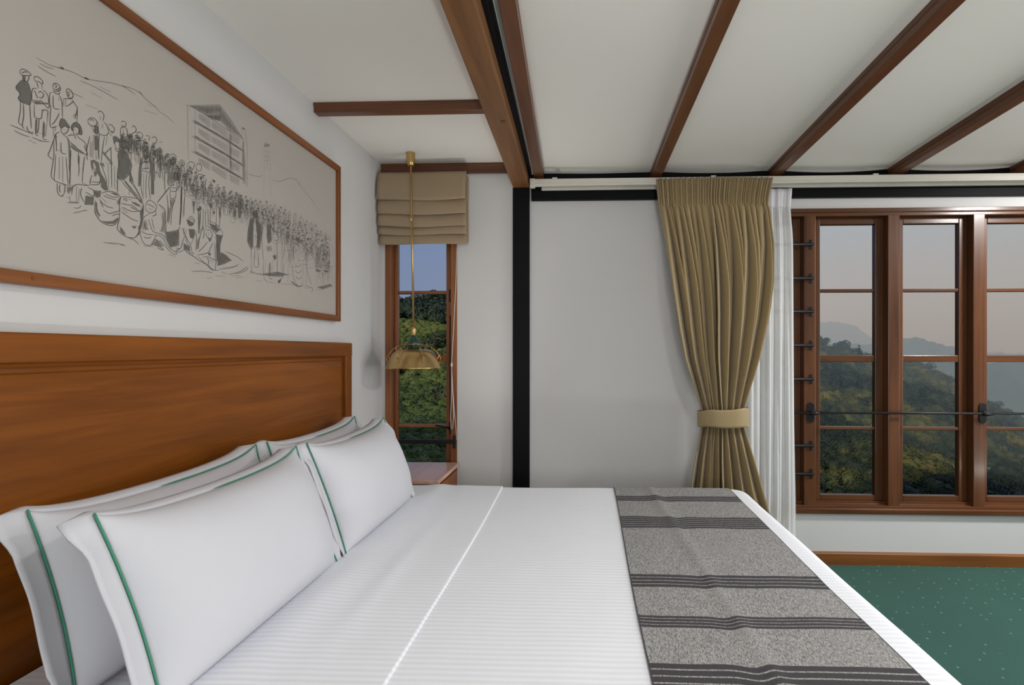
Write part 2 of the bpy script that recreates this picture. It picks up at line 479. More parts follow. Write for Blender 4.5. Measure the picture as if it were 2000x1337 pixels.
def mat_leaf(name, stops, scale, big):
    """foliage colours vary from plant to plant and patch to patch"""
    m, nt, b, N, L = new_mat(name)
    tc = N.new('ShaderNodeTexCoord')
    n1 = N.new('ShaderNodeTexNoise'); n1.inputs['Scale'].default_value = scale; n1.inputs['Detail'].default_value = 3
    n2 = N.new('ShaderNodeTexNoise'); n2.inputs['Scale'].default_value = big; n2.inputs['Detail'].default_value = 3
    L.new(tc.outputs['Object'], n1.inputs['Vector']); L.new(tc.outputs['Object'], n2.inputs['Vector'])
    ma = N.new('ShaderNodeMath'); ma.operation = 'MULTIPLY_ADD'; ma.inputs[1].default_value = 0.5
    ml = N.new('ShaderNodeMath'); ml.operation = 'MULTIPLY'; ml.inputs[1].default_value = 0.5
    L.new(n2.outputs['Fac'], ml.inputs[0]); L.new(n1.outputs['Fac'], ma.inputs[0]); L.new(ml.outputs[0], ma.inputs[2])
    rp = N.new('ShaderNodeValToRGB')
    el = rp.color_ramp.elements
    el[0].position, el[0].color = stops[0]; el[1].position, el[1].color = stops[-1]
    for (p, c) in stops[1:-1]:
        e = el.new(p); e.color = c
    L.new(ma.outputs[0], rp.inputs[0]); L.new(rp.outputs[0], b.inputs['Base Color'])
    b.inputs['Roughness'].default_value = 0.75
    b.inputs['Specular IOR Level'].default_value = 0.2
    return m
M['forest'] = mat_leaf('forest_leaves', [(0.38, srgb(18, 30, 30)), (0.51, srgb(38, 48, 34)), (0.61, srgb(84, 82, 44)), (0.69, srgb(88, 72, 50))], 0.22, 0.03)
M['tea'] = mat_leaf('tea_leaves', [(0.34, srgb(34, 50, 26)), (0.52, srgb(62, 76, 36)), (0.66, srgb(92, 94, 52))], 0.6, 0.05)
M['tree'] = mat_leaf('tree_leaves', [(0.35, srgb(22, 36, 36)), (0.65, srgb(44, 58, 46))], 0.8, 0.2)
M['soil'] = mat_leaf('hill_ground', [(0.35, srgb(44, 58, 30)), (0.55, srgb(68, 76, 38)), (0.7, srgb(98, 82, 50))], 0.15, 0.02)
M['bark'] = plain('bark', srgb(74, 62, 50), 0.9, noise_amt=0.3, scale=6)
M['ridge'] = mat_leaf('far_ridge_forest', [(0.35, srgb(34, 52, 44)), (0.65, srgb(66, 78, 58))], 0.02, 0.004)

# ------------------------------------------------------------------ the room
WX, BY = -1.29, 3.37            # headboard wall, window wall (inner faces)
CEIL_L = 2.487
def ceil_r(y): return 2.417 + 0.041 * (BY - y)

fl = MB().box(WX-0.15, RIGHT_X+0.15, REAR_Y-0.15, BY+0.16, -0.12, 0.0).build('floor', M['carpet'])
tag(fl, 'dark green carpet floor with small pale dots', 'carpet', kind='structure')

wl_ = MB().box(WX-0.16, WX, REAR_Y-0.15, BY+0.16, 0, 2.75).build('wall_left', M['wall'])
tag(wl_, 'white wall behind the headboard and framed drawing', 'wall', kind='structure')

W1 = (-1.27, -0.81, 0.312, 2.183)
W2 = (0.839, 3.435, 0.312, 2.183)
b = MB()
y0, y1 = BY, BY+0.16
b.box(WX, W1[0], y0, y1, 0, 2.75)
b.box(W1[0], W1[1], y0, y1, 0, W1[2]); b.box(W1[0], W1[1], y0, y1, W1[3], 2.75)
b.box(W1[1], W2[0], y0, y1, 0, 2.75)
b.box(W2[0], W2[1], y0, y1, 0, W2[2]); b.box(W2[0], W2[1], y0, y1, W2[3], 2.75)
b.box(W2[1], RIGHT_X+0.15, y0, y1, 0, 2.75)
tag(b.build('wall_back', M['wall']), 'white plastered wall around the two timber windows', 'wall', kind='structure')

b = MB()
ya, yb = REAR_Y-0.15, REAR_Y
for (x0, x1) in ((WX, -0.5), (1.0, RIGHT_X+0.15)):
    b.box(x0, x1, ya, yb, 0, 2.75)
b.box(-0.5, 1.0, ya, yb, 0, 0.75); b.box(-0.5, 1.0, ya, yb, 2.15, 2.75)
tag(b.build('wall_rear', M['wall']), 'white wall with one window opposite the window wall', 'wall', kind='structure')
b = MB()
xa, xb = RIGHT_X, RIGHT_X+0.15
b.box(xa, xb, REAR_Y, 0.7, 0, 2.75); b.box(xa, xb, 3.0, BY, 0, 2.75)
b.box(xa, xb, 0.7, 3.0, 0, 0.5); b.box(xa, xb, 0.7, 3.0, 2.2, 2.75)
tag(b.build('wall_right', M['wall']), 'white wall with one window facing the bed foot', 'wall', kind='structure')

# ceilings: a flat one over the bed head, gently sloping panels between rafters over the rest
SK = 0.022                      # the rafters run slightly askew
RAFT = [-0.288 + 0.7175 * k for k in range(6)]
ce = MB().box(WX, -0.36, REAR_Y, BY, CEIL_L, CEIL_L+0.05).build('ceiling_left', M['ceiling'])
tag(ce, 'flat white ceiling above the bed head and pendant lamp', 'ceiling', kind='structure')
b = MB()
b.add([(-0.36, REAR_Y, ceil_r(REAR_Y)+0.03), (RIGHT_X, REAR_Y, ceil_r(REAR_Y)+0.03), (RIGHT_X, BY, ceil_r(BY)+0.03), (-0.36, BY, ceil_r(BY)+0.03),
       (-0.36, REAR_Y, ceil_r(REAR_Y)+0.08), (RIGHT_X, REAR_Y, ceil_r(REAR_Y)+0.08), (RIGHT_X, BY, ceil_r(BY)+0.08), (-0.36, BY, ceil_r(BY)+0.08)],
      [(0,1,2,3),(7,6,5,4),(0,4,5,1),(1,5,6,2),(2,6,7,3),(3,7,4,0)])
cr = b.build('ceiling', M['ceiling'])
tag(cr, 'white panelled ceiling sloping down between brown rafters', 'ceiling', kind='structure')
def panel(x0, x1, k):
    sag = (0.012, 0.02, 0.026, 0.024, 0.02, 0.02)[k]
    def fn(u, v):
        y = REAR_Y + (BY - 0.012 - REAR_Y) * (1 - (1 - v)**2.2)
        x = x0 + (x1 - x0) * u + SK * (BY - y)
        x = min(max(x, -0.355), RIGHT_X)
        e = max(0.0, (y - (BY - 0.28)) / 0.28)
        z = ceil_r(y) - sag * e*e * math.sin(math.pi * u)**0.8
        return (x, y, z)
    MB().grid(fn, 17, 40).build('ceiling_panel', M['ceiling'], cr, smooth=True)
for k in range(len(RAFT)-1):
    panel(RAFT[k], RAFT[k+1], k)
panel(-0.46, RAFT[0], 5)

def skew_bar(prof, x, sk, ya, yb, zf):
    """profile (dx, dz) swept from ya to yb along a slightly skewed, sloping line"""
    b = MB(); n = len(prof)
    vs = [(x + sk*(BY-y) + p[0], y, zf(y) + p[1]) for y in (ya, yb) for p in prof]
    fs = [(i, (i+1) % n, n+(i+1) % n, n+i) for i in range(n)] + [tuple(range(n))[::-1], tuple(range(n, 2*n))]
    return b.add(vs, fs)
rp = [(-0.029,-0.057),(0.029,-0.057),(0.029,-0.030),(0.025,-0.027),(0.025,-0.023),(0.029,-0.020),(0.029,0.0),(-0.029,0.0),(-0.029,-0.020),(-0.025,-0.023),(-0.025,-0.027),(-0.029,-0.030)]
RL = ['brown ceiling rafter running right beside the heavy beam', 'brown ceiling rafter ending left above the olive drape',
      'brown ceiling rafter ending above the right edge of the olive drape', 'brown ceiling rafter between the drape and the far right corner',
      'brown ceiling rafter reaching the wall at the far right picture edge', 'brown ceiling rafter along the right wall']
for k, x in enumerate(RAFT[:5]):
    o = skew_bar(rp, x, SK, REAR_Y, BY-0.02, ceil_r).build('ceiling_rafter', M['rafter_y'], bevel=0.003)
    tag(o, RL[k], 'rafter', 'ceiling rafters', kind='structure')

# heavy beam on the black post
bm = empty('ceiling_beam', (-0.40, BY, 2.33)); tag(bm, 'thick weathered timber beam resting on the black post', 'beam', kind='structure')
skew_bar([(-0.0525,0),(0.0525,0),(0.0525,0.157),(-0.0525,0.157)], -0.4015, 0.015, REAR_Y, BY-0.003, lambda y: 2.33).build('beam_timber', M['beam'], bm, bevel=0.008)
skew_bar([(0.0525,0.062),(0.068,0.062),(0.068,0.16),(0.0525,0.16)], -0.4015, 0.015, REAR_Y, BY-0.003, lambda y: 2.33).build('black_strip', M['black_steel'], bm, label='narrow black strip along the beam side')  # black strip on the upper part of the beam side
MB().box(-0.3755, -0.3555, 2.37, 2.385, 2.325, 2.3305).build('notch_wedge', M['rafter_y'], bm, label='small dark wooden wedge let into the beam')

po = empty('steel_post', (-0.4015, BY, 0)); tag(po, 'black steel post standing against the wall under the beam', 'post', kind='structure')
MB().box(-0.4545, -0.3495, BY-0.022, BY, 0, 2.33).build('post_shaft', M['black_steel'], po, bevel=0.003)
MB().box(-0.452, -0.352, BY-0.026, BY-0.0225, 2.20, 2.28).build('splice_plate', M['black_steel'], po, bevel=0.002)
hb = MB().box(-0.337, RIGHT_X, BY-0.03, BY, 2.247, ceil_r(BY)-0.004).build('steel_lintel', M['black_steel'], bevel=0.003)
tag(hb, 'black steel beam running along the wall top behind the track', 'beam', kind='structure')

# battens on the flat ceiling
def batten(name, y0_, x1, label):
    h = 0.045
    prof = [(y0_, CEIL_L), (y0_, CEIL_L-0.016), (y0_+0.005, CEIL_L-0.019), (y0_+0.005, CEIL_L-h), (y0_+0.055, CEIL_L-h), (y0_+0.055, CEIL_L)]
    o = MB().prism(prof, 'x', WX+0.001, x1).build(name, M['rafter_x'], bevel=0.002)
    return tag(o, label, 'batten', 'battens on the flat ceiling', kind='structure')
batten('trim_1', 2.50, -0.445, 'brown ceiling batten crossing from the left wall to the beam')
prof = [(BY-0.03, CEIL_L), (BY-0.03, CEIL_L-0.014), (BY-0.026, CEIL_L-0.018), (BY-0.026, CEIL_L-0.062), (BY, CEIL_L-0.062), (BY, CEIL_L)]
o = MB().prism(prof, 'x', WX+0.001, -0.456).build('trim_2', M['rafter_x'], bevel=0.002)
tag(o, 'brown wooden strip along the wall top above the taupe blind', 'batten', kind='structure')

bb = empty('baseboard_back', (2.0, BY, 0)); tag(bb, 'varnished knotty wooden baseboard below the large window', 'baseboard', kind='structure')
MB().prism([(BY-0.018, 0.0), (BY-0.018, 0.066), (BY-0.012, 0.074), (BY, 0.076), (BY, 0.0)], 'x', -0.345, RIGHT_X).build('baseboard_timber', M['skirting'], bb)

# ------------------------------------------------------------------ windows
ZB = [0.412, 0.827, 1.261, 1.685, 2.097]          # glass bottom, glazing bars, glass top
def sash(root, x0, x1, sl, sr, zb, zt, fm='frame_'):
    s = MB()
    ys, ye = BY+0.045, BY+0.085
    s.box(x0, x0+sl, ys, ye, zb, zt); s.box(x1-sr, x1, ys, ye, zb, zt)
    s = s.build('sash', M[fm+'z'], root, bevel=0.004)
    for (za, zc) in ((zb, ZB[0]), (ZB[4], zt)):
        MB().box(x0+sl, x1-sr, ys, ye, za, zc).build('rail', M[fm+'x'], s, bevel=0.004)
    half = {1: 0.010, 2: 0.021, 3: 0.010}
    for i in (1, 2, 3):
        MB().box(x0+sl, x1-sr, ys+0.004, ye-0.002, ZB[i]-half[i], ZB[i]+half[i]).build('glazing_bar', M[fm+'x'], s, bevel=0.004)
    for i in range(4):
        za = ZB[i] + half.get(i, 0); zc = ZB[i+1] - half.get(i+1, 0)
        MB().box(x0+sl, x1-sr, ys+0.020, ys+0.024, za, zc).build('pane', M['glass'], s)
        # putty bead round the pane
    return s

def window(name, dims, posts, stiles, label, fm='frame_'):
    x0, x1, z0, z1 = dims
    r = empty(name, ((x0+x1)/2, BY, z0)); tag(r, label, 'window', kind='structure')
    MB().prism([(BY-0.014, z1), (BY-0.014, z1-0.022), (BY-0.006, z1-0.027), (BY-0.006, z1-0.045), (BY+0.11, z1-0.045), (BY+0.11, z1)], 'x', x0, x1).build('frame_head', M[fm+'x'], r, bevel=0.002)
    MB().prism([(BY-0.022, z0), (BY-0.022, z0+0.028), (BY-0.010, z0+0.032), (BY-0.010, z0+0.048), (BY+0.03, z0+0.052), (BY+0.03, z0+0.066), (BY+0.11, z0+0.066), (BY+0.11, z0)], 'x', x0, x1).build('window_sill', M[fm+'x'], r, bevel=0.002)
    for k, (a, c) in enumerate(posts):
        MB().box(a, c, BY-0.008, BY+0.105, z0+0.045, z1-0.04).build('frame_post', M[fm+'z'], r, bevel=0.004)
    for k in range(len(posts)-1):
        sash(r, posts[k][1], posts[k+1][0], stiles[0], stiles[1], z0+0.066, z1-0.045, fm)
    return r

w1 = window('window_1', W1, [(-1.27, -1.229), (-0.85, -0.81)], (0.022, 0.042), 'narrow tall timber window behind the pendant lamp and blind', 'frame1_')
PC = [0.874, 1.380, 1.886, 2.393, 2.897, 3.40]
w2 = window('window_2', W2, [(c-0.035, c+0.035) for c in PC], (0.05, 0.05), 'wide timber window of several panes beside the curtains')

def bracket(mb, x, y, z, w, h):
    mb.box(x-w/2, x+w/2, y, y+0.006, z-h/2, z+h/2); return mb
# black bars over the left bay of the wide window
for py in (477, 543, 608, 674, 740, 870, 925):
    p = at_y(1580, py, BY-0.02)
    o = MB().tube([(0.86, BY-0.022, p.z), (1.395, BY-0.022, p.z)], 0.0095, 10).build('window_bar', M['iron'], w2, smooth=True, label='short round black bar across the curtained bay')
    bracket(MB(), 1.386, BY-0.014, p.z, 0.017, 0.06).build('bar_bracket', M['iron'], o, bevel=0.002)
# long rod with two oval plates
zr = at_y(1700, 806, BY-0.03).z
o = MB().tube([(0.86, BY-0.034, zr), (3.42, BY-0.034, zr)], 0.007, 10).build('locking_rod', M['iron'], w2, smooth=True, label='long thin black rod across all bays')
for x in (1.384, 2.410):
    pl = []
    for k in range(28):
        a = 2*math.pi*k/28
        pl.append((x + 0.0225*math.cos(a)*1.0, zr + 0.040*(1 if math.sin(a) > 0 else -1)*(0.0) + math.sin(a)*0.0225 + (0.04 if math.sin(a) > 0 else -0.04)))
    m_ = MB(); m_.prism([(q[0], q[1]) for q in pl], 'y', BY-0.016, BY-0.008)
    pm = m_.build('oval_plate', M['iron'], o, bevel=0.003, label='black oval backplate')
    MB().tube([(x-0.016, BY-0.034, zr-0.004), (x+0.010, BY-0.040, zr-0.003), (x+0.045, BY-0.040, zr-0.002)], [0.011, 0.012, 0.006], 10).build('rod_collar', M['iron'], o, smooth=True)
    MB().lathe([(0.0, -0.002), (0.012, -0.002), (0.014, 0.01), (0.010, 0.024), (0.0, 0.024)], (x, BY-0.034, zr), 14, axis='y').build('knob', M['iron'], o, smooth=True)
# two flat bars, lever handle and stay on the narrow window
for py in (862, 916):
    p = at_y(850, py, BY-0.02)
    o = MB().box(-1.268, -0.812, BY-0.03, BY-0.016, p.z-0.0125, p.z+0.0125).build('window_bar', M['iron'], w1, bevel=0.003, label='flat black bar across the narrow window')
    MB().box(-0.83, -0.812, BY-0.032, BY-0.009, p.z-0.04, p.z+0.04).build('bar_bracket', M['iron'], o, bevel=0.003)
p = at_y(878, 833, BY+0.03)
o = MB().lathe([(0.0,0), (0.011,0), (0.011,0.02), (0.0,0.02)], (p.x+0.006, BY+0.02, p.z-0.01), 12, axis='y').build('window_latch', M['iron'], w1, smooth=True)
MB().box(p.x-0.006, p.x+0.018, BY+0.038, BY+0.046, p.z-0.05, p.z+0.03).build('latch_plate', M['iron'], o, bevel=0.003)
MB().tube([(p.x+0.006, BY+0.022, p.z-0.008), (p.x-0.03, BY+0.016, p.z+0.0), (p.x-0.085, BY+0.014, p.z+0.010)], [0.006, 0.006, 0.005], 8).build('latch_lever', M['iron'], o, smooth=True)
zt = at_y(880, 577, BY+0.04).z
MB().box(-0.873, -0.857, BY+0.036, BY+0.046, zt-0.04, zt+0.04).build('hinge', M['iron'], w1, bevel=0.002)
z_a, z_b = at_y(880, 616, BY+0.04).z, at_y(880, 815, BY+0.04).z
st_ = MB().tube([(-0.862, BY+0.034, z_a), (-0.862, BY+0.034, z_b)], 0.005, 8).build('espagnolette_rod', M['iron'], w1, smooth=True)

# ------------------------------------------------------------------ curtain track
tk = empty('curtain_track', (1.6, 3.25, 2.30)); tag(tk, 'cream double curtain track along the ceiling edge', 'curtain track')
TZ0 = 2.305
MB().box(-0.31, RIGHT_X-0.02, 3.235, 3.262, TZ0, TZ0+0.042).build('front_rail', M['track'], tk, bevel=0.003)
MB().box(-0.27, RIGHT_X-0.02, 3.300, 3.322, TZ0-0.006, TZ0+0.02).build('rear_rail', M['track'], tk, bevel=0.003)
MB().box(-0.30, RIGHT_X-0.02, 3.232, 3.2352, TZ0+0.008, TZ0+0.011).build('rail_lip', M['track'], tk)
MB().box(-0.335, -0.305, 3.228, 3.268, TZ0-0.008, TZ0+0.044).build('end_stop', M['track'], tk, bevel=0.004)
for x in (-0.2, 0.75, 1.7, 2.65):
    MB().box(x, x+0.03, 3.24, BY-0.03, TZ0+0.042, TZ0+0.052).build('wall_bracket', M['track'], tk, bevel=0.002)

# ------------------------------------------------------------------ olive drape
def interp(tab, t):
    for (a, b_) in zip(tab, tab[1:]):
        if t <= b_[0]:
            k = (t - a[0]) / (b_[0] - a[0]) if b_[0] > a[0] else 0
            return a[1] + (b_[1] - a[1]) * k
    return tab[-1][1]
DY = 3.215
left_px = [(347, 1282), (400, 1287), (450, 1295), (560, 1311), (640, 1324), (700, 1336), (750, 1352), (797, 1367), (830, 1369), (860, 1362), (900, 1354), (950, 1346), (1100, 1334), (1230, 1330)]
right_px = [(347, 1512), (385, 1504), (420, 1506), (480, 1508), (540, 1503), (620, 1492), (700, 1474), (750, 1461), (797, 1450), (830, 1449), (860, 1457), (900, 1467), (950, 1480), (1000, 1495), (1100, 1515), (1230, 1530)]
dr = empty('olive_drape', (0.8, DY, 0.0)); tag(dr, 'olive brown pleated drape tied back beside the wide window', 'curtain')
random.seed(4)
NP = 21
ph = [random.uniform(-0.35, 0.35) for _ in range(NP+2)]
am = [random.uniform(0.55, 1.25) for _ in range(NP+2)]
wd = [random.uniform(0.5, 1.6) for _ in range(NP)]
cs = np.concatenate([[0], np.cumsum(wd)]); cs = cs / cs[-1]
def drape_pt(s, t):
    py = 347 + (1235 - 347) * t
    xl, xr = interp(left_px, py), interp(right_px, py)
    zc = at_y(1400, py, DY).z
    # irregular pleat phase
    k = int(np.searchsorted(cs, s, side='right') - 1); k = min(max(k, 0), NP-1)
    f = (s - cs[k]) / (cs[k+1] - cs[k])
    tri = abs(2*f - 1)                       # 1 at pleat valleys, 0 at the crest
    crest = 1 - tri**2.6
    head = 0 if py > 404 else (1 if py < 392 else (404-py)/12)
    low = min(1.0, max(0.0, (py - 400) / 160))
    neck = math.exp(-((py - 812) / 70)**2)
    A = (0.022 + 0.078 * low) * am[k] * (1 - 0.5 * neck)
    d_body = A * crest + 0.010 * math.sin(40*s + 3*t) * low
    fine = 0.012 * math.sin(2*math.pi*s*44 + 2.2*math.sin(9*s)) + 0.014 * crest * am[k]
    pinch = 0.012 * math.exp(-((py - 399) / 6)**2)
    d = head * fine + (1 - head) * d_body - pinch
    # crests lean sideways a little so that folds overlap
    lean = 0.030 * am[k] * (crest - 0.4) * low * (1 - 0.6*neck) * (1 if k % 3 else -1)
    px = xl + (xr - xl) * s
    X = at_y(px, py, DY).x + lean + head * 0.003 * math.sin(130*s)
    bulge = 0.035 * math.sin(math.pi * s) * (0.6 + 0.6*neck)
    return (X, DY + 0.02 - d - bulge, zc)
ts = []
MBd = MB()
rows = [347, 352, 358, 364, 370, 376, 382, 388, 393, 396, 399, 402, 406, 412, 420, 430] + list(range(445, 780, 15)) + [785, 797, 805, 812, 820, 830, 842, 856] + list(range(872, 1236, 18))
rows = [(r - 347) / (1235 - 347) for r in rows]
NU = NP * 14 + 1
vs = [drape_pt(i/(NU-1), t) for i in range(NU) for t in rows]
nr = len(rows)
fs = [(i*nr+j, (i+1)*nr+j, (i+1)*nr+j+1, i*nr+j+1) for i in range(NU-1) for j in range(nr-1)]
cl = MB().add(vs, fs).build('drape_cloth', M['drape'], dr, smooth=True, solid=0.0025)
# tie-back band round the gathered neck
pl_, pr_ = at_y(1364, 812, DY), at_y(1453, 812, DY)
cx, hw = (pl_.x + pr_.x)/2, (pr_.x - pl_.x)/2
zt0, zt1 = at_y(1400, 831, DY).z, at_y(1400, 797, DY).z
def tie(u, v):
    a = 2*math.pi*u
    c_, s_ = math.cos(a), math.sin(a)
    x = cx + (hw+0.012) * (abs(c_)**0.75) * (1 if c_ > 0 else -1)
    y = DY - 0.045 + 0.095 * s_
    z = zt0 + (zt1 - zt0) * v + 0.012*math.cos(a) * (v-0.2) - 0.008*math.sin(a)*(1) + 0.003*math.sin(5*a)
    return (x, y, z)
MB().grid(tie, 64, 9, wrap_u=True).build('tie_band', M['drape'], dr, smooth=True, solid=0.004, label='olive tie-back band')

# ------------------------------------------------------------------ white sheer
SY = 3.305
sh = empty('sheer_curtain', (1.15, SY, 0.0)); tag(sh, 'thin white sheer curtain hanging behind the olive drape', 'curtain')
def sheer_pt(s, t):
    z = 2.29 - (2.29 - 0.02) * t
    xl = 0.93 - 0.05*t; xr = 1.247 + 0.035 * min(1, t*1.2)
    neckx = math.exp(-((t - 0.06) / 0.05)**2) * 0.012
    f = s*13 + 0.4*math.sin(s*9) + 0.25*math.sin(2.5*t + s*6)
    d = 0.010 * math.sin(2*math.pi*f) + 0.010*math.sin(2*math.pi*f*0.37 + 3*t)
    amp = 0.45 if t < 0.055 else 1.0
    x = xl + (xr - xl)*s - neckx*(s - 0.5)*2 + 0.006*math.cos(2*math.pi*f)
    return (x, SY + d*amp, z)
MB().grid(sheer_pt, 200, 60).build('sheer_cloth', M['sheer'], sh, smooth=True)
def tape(s, t):
    q = sheer_pt(s, 0.05*t); return (q[0], q[1]-0.0022, q[2])
MB().grid(tape, 200, 5).build('heading_tape', plain('sheer_tape', srgb(226, 224, 228), 0.8), sh, smooth=True, solid=0.0008, label='white gathered heading tape')

# ------------------------------------------------------------------ roman blind
bl = empty('roman_blind', (-1.0, 3.30, 1.975)); tag(bl, 'taupe roman blind folded up over the narrow window', 'blind')
zf = [at_y(830, py, 3.27).z for py in (336, 391, 418, 441, 456, 474)]
XA, XB = -1.277, -0.728
def blind_piece(k, z_top, z_bot, yt, yb_, xo):
    def fn(u, v):
        x = XA + (XB - XA)*u
        z = z_top + (z_bot - z_top)*v
        droop = -0.006*math.sin(math.pi*u)*v + 0.003*math.sin(7*u + k)*v
        bul = 0.010*math.sin(math.pi*v)
        y = yt + (yb_ - yt)*v - bul + 0.004*math.sin(5*u + 2*k)
        return (x + xo*(v)*(0.5-u), y, z + droop)
    return MB().grid(fn, 24, 10)
for k in range(5):
    zt_, zb_ = zf[k] + (0.0 if k == 0 else 0.012), zf[k+1]
    y_f = 3.245 + 0.012*k
    m_ = blind_piece(k, zt_, zb_, y_f + (0.025 if k == 0 else 0.012), y_f, 0.0)
    m_.build('blind_fold', M['blind'], bl, smooth=True, solid=0.006)
MB().box(XA+0.006, XB-0.004, 3.325, BY-0.012, zf[5]+0.01, zf[0]-0.005).build('blind_stack', M['blind'], bl, bevel=0.01)
MB().box(XA+0.01, XB-0.01, 3.275, 3.326, zf[0]-0.05, zf[0]-0.012).build('head_rail', M['blind'], bl, bevel=0.004)
def cordpath(pts, y): return [at_y(px, py, y) for (px, py) in pts]
MB().tube(cordpath([(893, 470), (890, 560), (886, 640), (882, 712), (882, 760), (880, 812), (881, 838), (884, 836), (886, 812), (884, 760), (882, 712)], 3.325), 0.0022, 6).build('pull_cord', M['cord'], bl, smooth=True, label='looped white pull cord')
MB().tube(cordpath([(882, 712), (885, 770), (889, 822), (892, 858)], 3.328), 0.0018, 6).build('pull_cord', M['cord'], bl, smooth=True, label='thin white pull cord')
pt = at_y(882, 712, 3.325)
MB().lathe([(0.0,-0.012), (0.006,-0.012), (0.007,0.008), (0.003,0.014), (0,0.014)], pt, 10).build('cord_tassel', M['cord'], bl, smooth=True)

# ------------------------------------------------------------------ pendant lamp
p_top = Vector((-1.038, 3.16, CEIL_L))
p_bot = at_y(808, 718, 3.165)
cx, cy, zr_ = p_bot.x, 3.165, p_bot.z
pd = empty('pendant_lamp', (cx, cy, zr_)); tag(pd, 'brass dome pendant lamp on a thin brass rod', 'lamp')
MB().lathe([(0.0,0.0), (0.026,0.0), (0.026,-0.02), (0.024,-0.062), (0.018,-0.078), (0.0,-0.078)], p_top, 28).build('ceiling_cup', M['brass'], pd, smooth=False, bevel=0.002)
MB().tube([p_top + Vector((0,0,-0.07)), Vector((cx, cy, zr_+0.235))], 0.0062, 10).build('rod', M['brass'], pd, smooth=True)
MB().tube([p_top + Vector((0,0,-0.38)), p_top + Vector((0.001,0,-0.41))], 0.0085, 10).build('rod_joint', M['brass'], pd, smooth=True)
C0 = Vector((cx, cy, zr_))
MB().lathe([(0.0,0.245), (0.011,0.245), (0.014,0.232), (0.0145,0.195), (0.010,0.188), (0.0,0.188)], C0, 24).build('rod_collar', M['brass'], pd, smooth=True)
MB().lathe([(0.0,0.192), (0.012,0.190), (0.020,0.178), (0.036,0.155), (0.039,0.142), (0.037,0.128), (0.034,0.122), (0.0345,0.104), (0.0,0.104)], C0, 32).build('lamp_socket', M['green_enamel'], pd, smooth=True, label='dark green enamelled socket cap')
prof = [(0.062,0.110), (0.074,0.111), (0.092,0.106), (0.114,0.090), (0.136,0.058), (0.151,0.026), (0.161,0.004), (0.163,0.0)]
inn = [(r-0.003, h-0.002) for (r, h) in reversed(prof)]
MB().lathe([(0.0, 0.112)] + prof + inn + [(0.0, 0.107)], C0, 56).build('lamp_shade', M['brass'], pd, smooth=True, label='polished brass dome shade')
wires = MB()
ring = [Vector((cx + 0.05*math.cos(a), cy + 0.05*math.sin(a), zr_+0.140)) for a in [2*math.pi*k/32 for k in range(32)]]
wires.tube(ring, 0.0022, 6, closed=True)
cg = wires.build('wire_ring', M['brass'], pd, smooth=True)
for k in range(6):
    a = math.radians(8 + 60*k)
    dirv = Vector((math.cos(a), math.sin(a), 0))
    path = [Vector((cx, cy, zr_)) + dirv*r + Vector((0,0,h)) for (r, h) in ((0.05,0.140), (0.075,0.136), (0.105,0.122), (0.130,0.100), (0.150,0.072), (0.158,0.058))]
    o = MB().tube(path, 0.0024, 6).build('wire_arm', M['brass'], pd, smooth=True)
    MB().tube([path[2], C0 + dirv*0.099 + Vector((0,0,0.095))], 0.0018, 6).build('wire_strut', M['brass'], o)
    MB().tube([path[4], C0 + dirv*0.134 + Vector((0,0,0.048))], 0.0018, 6).build('wire_strut', M['brass'], o)
    MB().tube([path[5], C0 + dirv*0.150 + Vector((0,0,0.02))], 0.0018, 6).build('wire_strut', M['brass'], o)
MB().lathe([(0.0,0.104), (0.014,0.10), (0.016,0.085), (0.027,0.062), (0.03,0.045), (0.022,0.026), (0.0,0.016)], C0, 20).build('light_bulb', plain('opal_bulb', srgb(235,232,225), 0.3), pd, smooth=True)

# ------------------------------------------------------------------ fill lamps added to brighten the room, none of them in view
def uplighter(x, y, power, label, spread=180):
    r = empty('fill_uplighter', (x, y, 0)); tag(r, label, 'lamp', 'added fill uplighters')
    MB().lathe([(0.0,0.0), (0.13,0.0), (0.13,0.30), (0.15,0.34), (0.146,0.34), (0.126,0.30), (0.126,0.02), (0.0,0.02)], (x, y, 0), 36).build('fill_lamp_can', M['brass'], r, smooth=False)
    lamp('fill_uplight', 'AREA', (x, y, 0.36), (math.pi, 0, 0), power, (1.0, 0.975, 0.93), shape='DISK', size=0.26, spread=math.radians(spread))
def fill_ceiling_lamp(x, y, power, label):
    z = ceil_r(y)
    r = empty('fill_ceiling_lamp', (x, y, z)); tag(r, label, 'lamp', 'added ceiling fill lamps')
    MB().lathe([(0.0,0.0), (0.17,0.0), (0.17,-0.02), (0.16,-0.05), (0.15,-0.05), (0.15,-0.02), (0.0,-0.02)], (x, y, z), 36).build('fill_lamp_ring', M['brass'], r, smooth=False)
    lamp('fill_ceiling_light', 'AREA', (x, y, z-0.055), (0, 0, 0), power, (1.0, 0.985, 0.96), shape='DISK', size=0.30)
uplighter(0.7, -0.5, P_UPA, 'added brass fill uplighter on the carpet behind the viewer')
uplighter(3.15, 2.35, P_UPB, 'added brass fill uplighter on the carpet near the right wall')
uplighter(-0.62, 3.04, P_UPC, 'added brass fill uplighter on the carpet behind the bed', 58)
fill_ceiling_lamp(0.9, 0.75, P_CEA, 'added round ceiling fill lamp above the bed foot')
fill_ceiling_lamp(3.0, 2.42, P_CEB, 'added round ceiling fill lamp near the right wall')

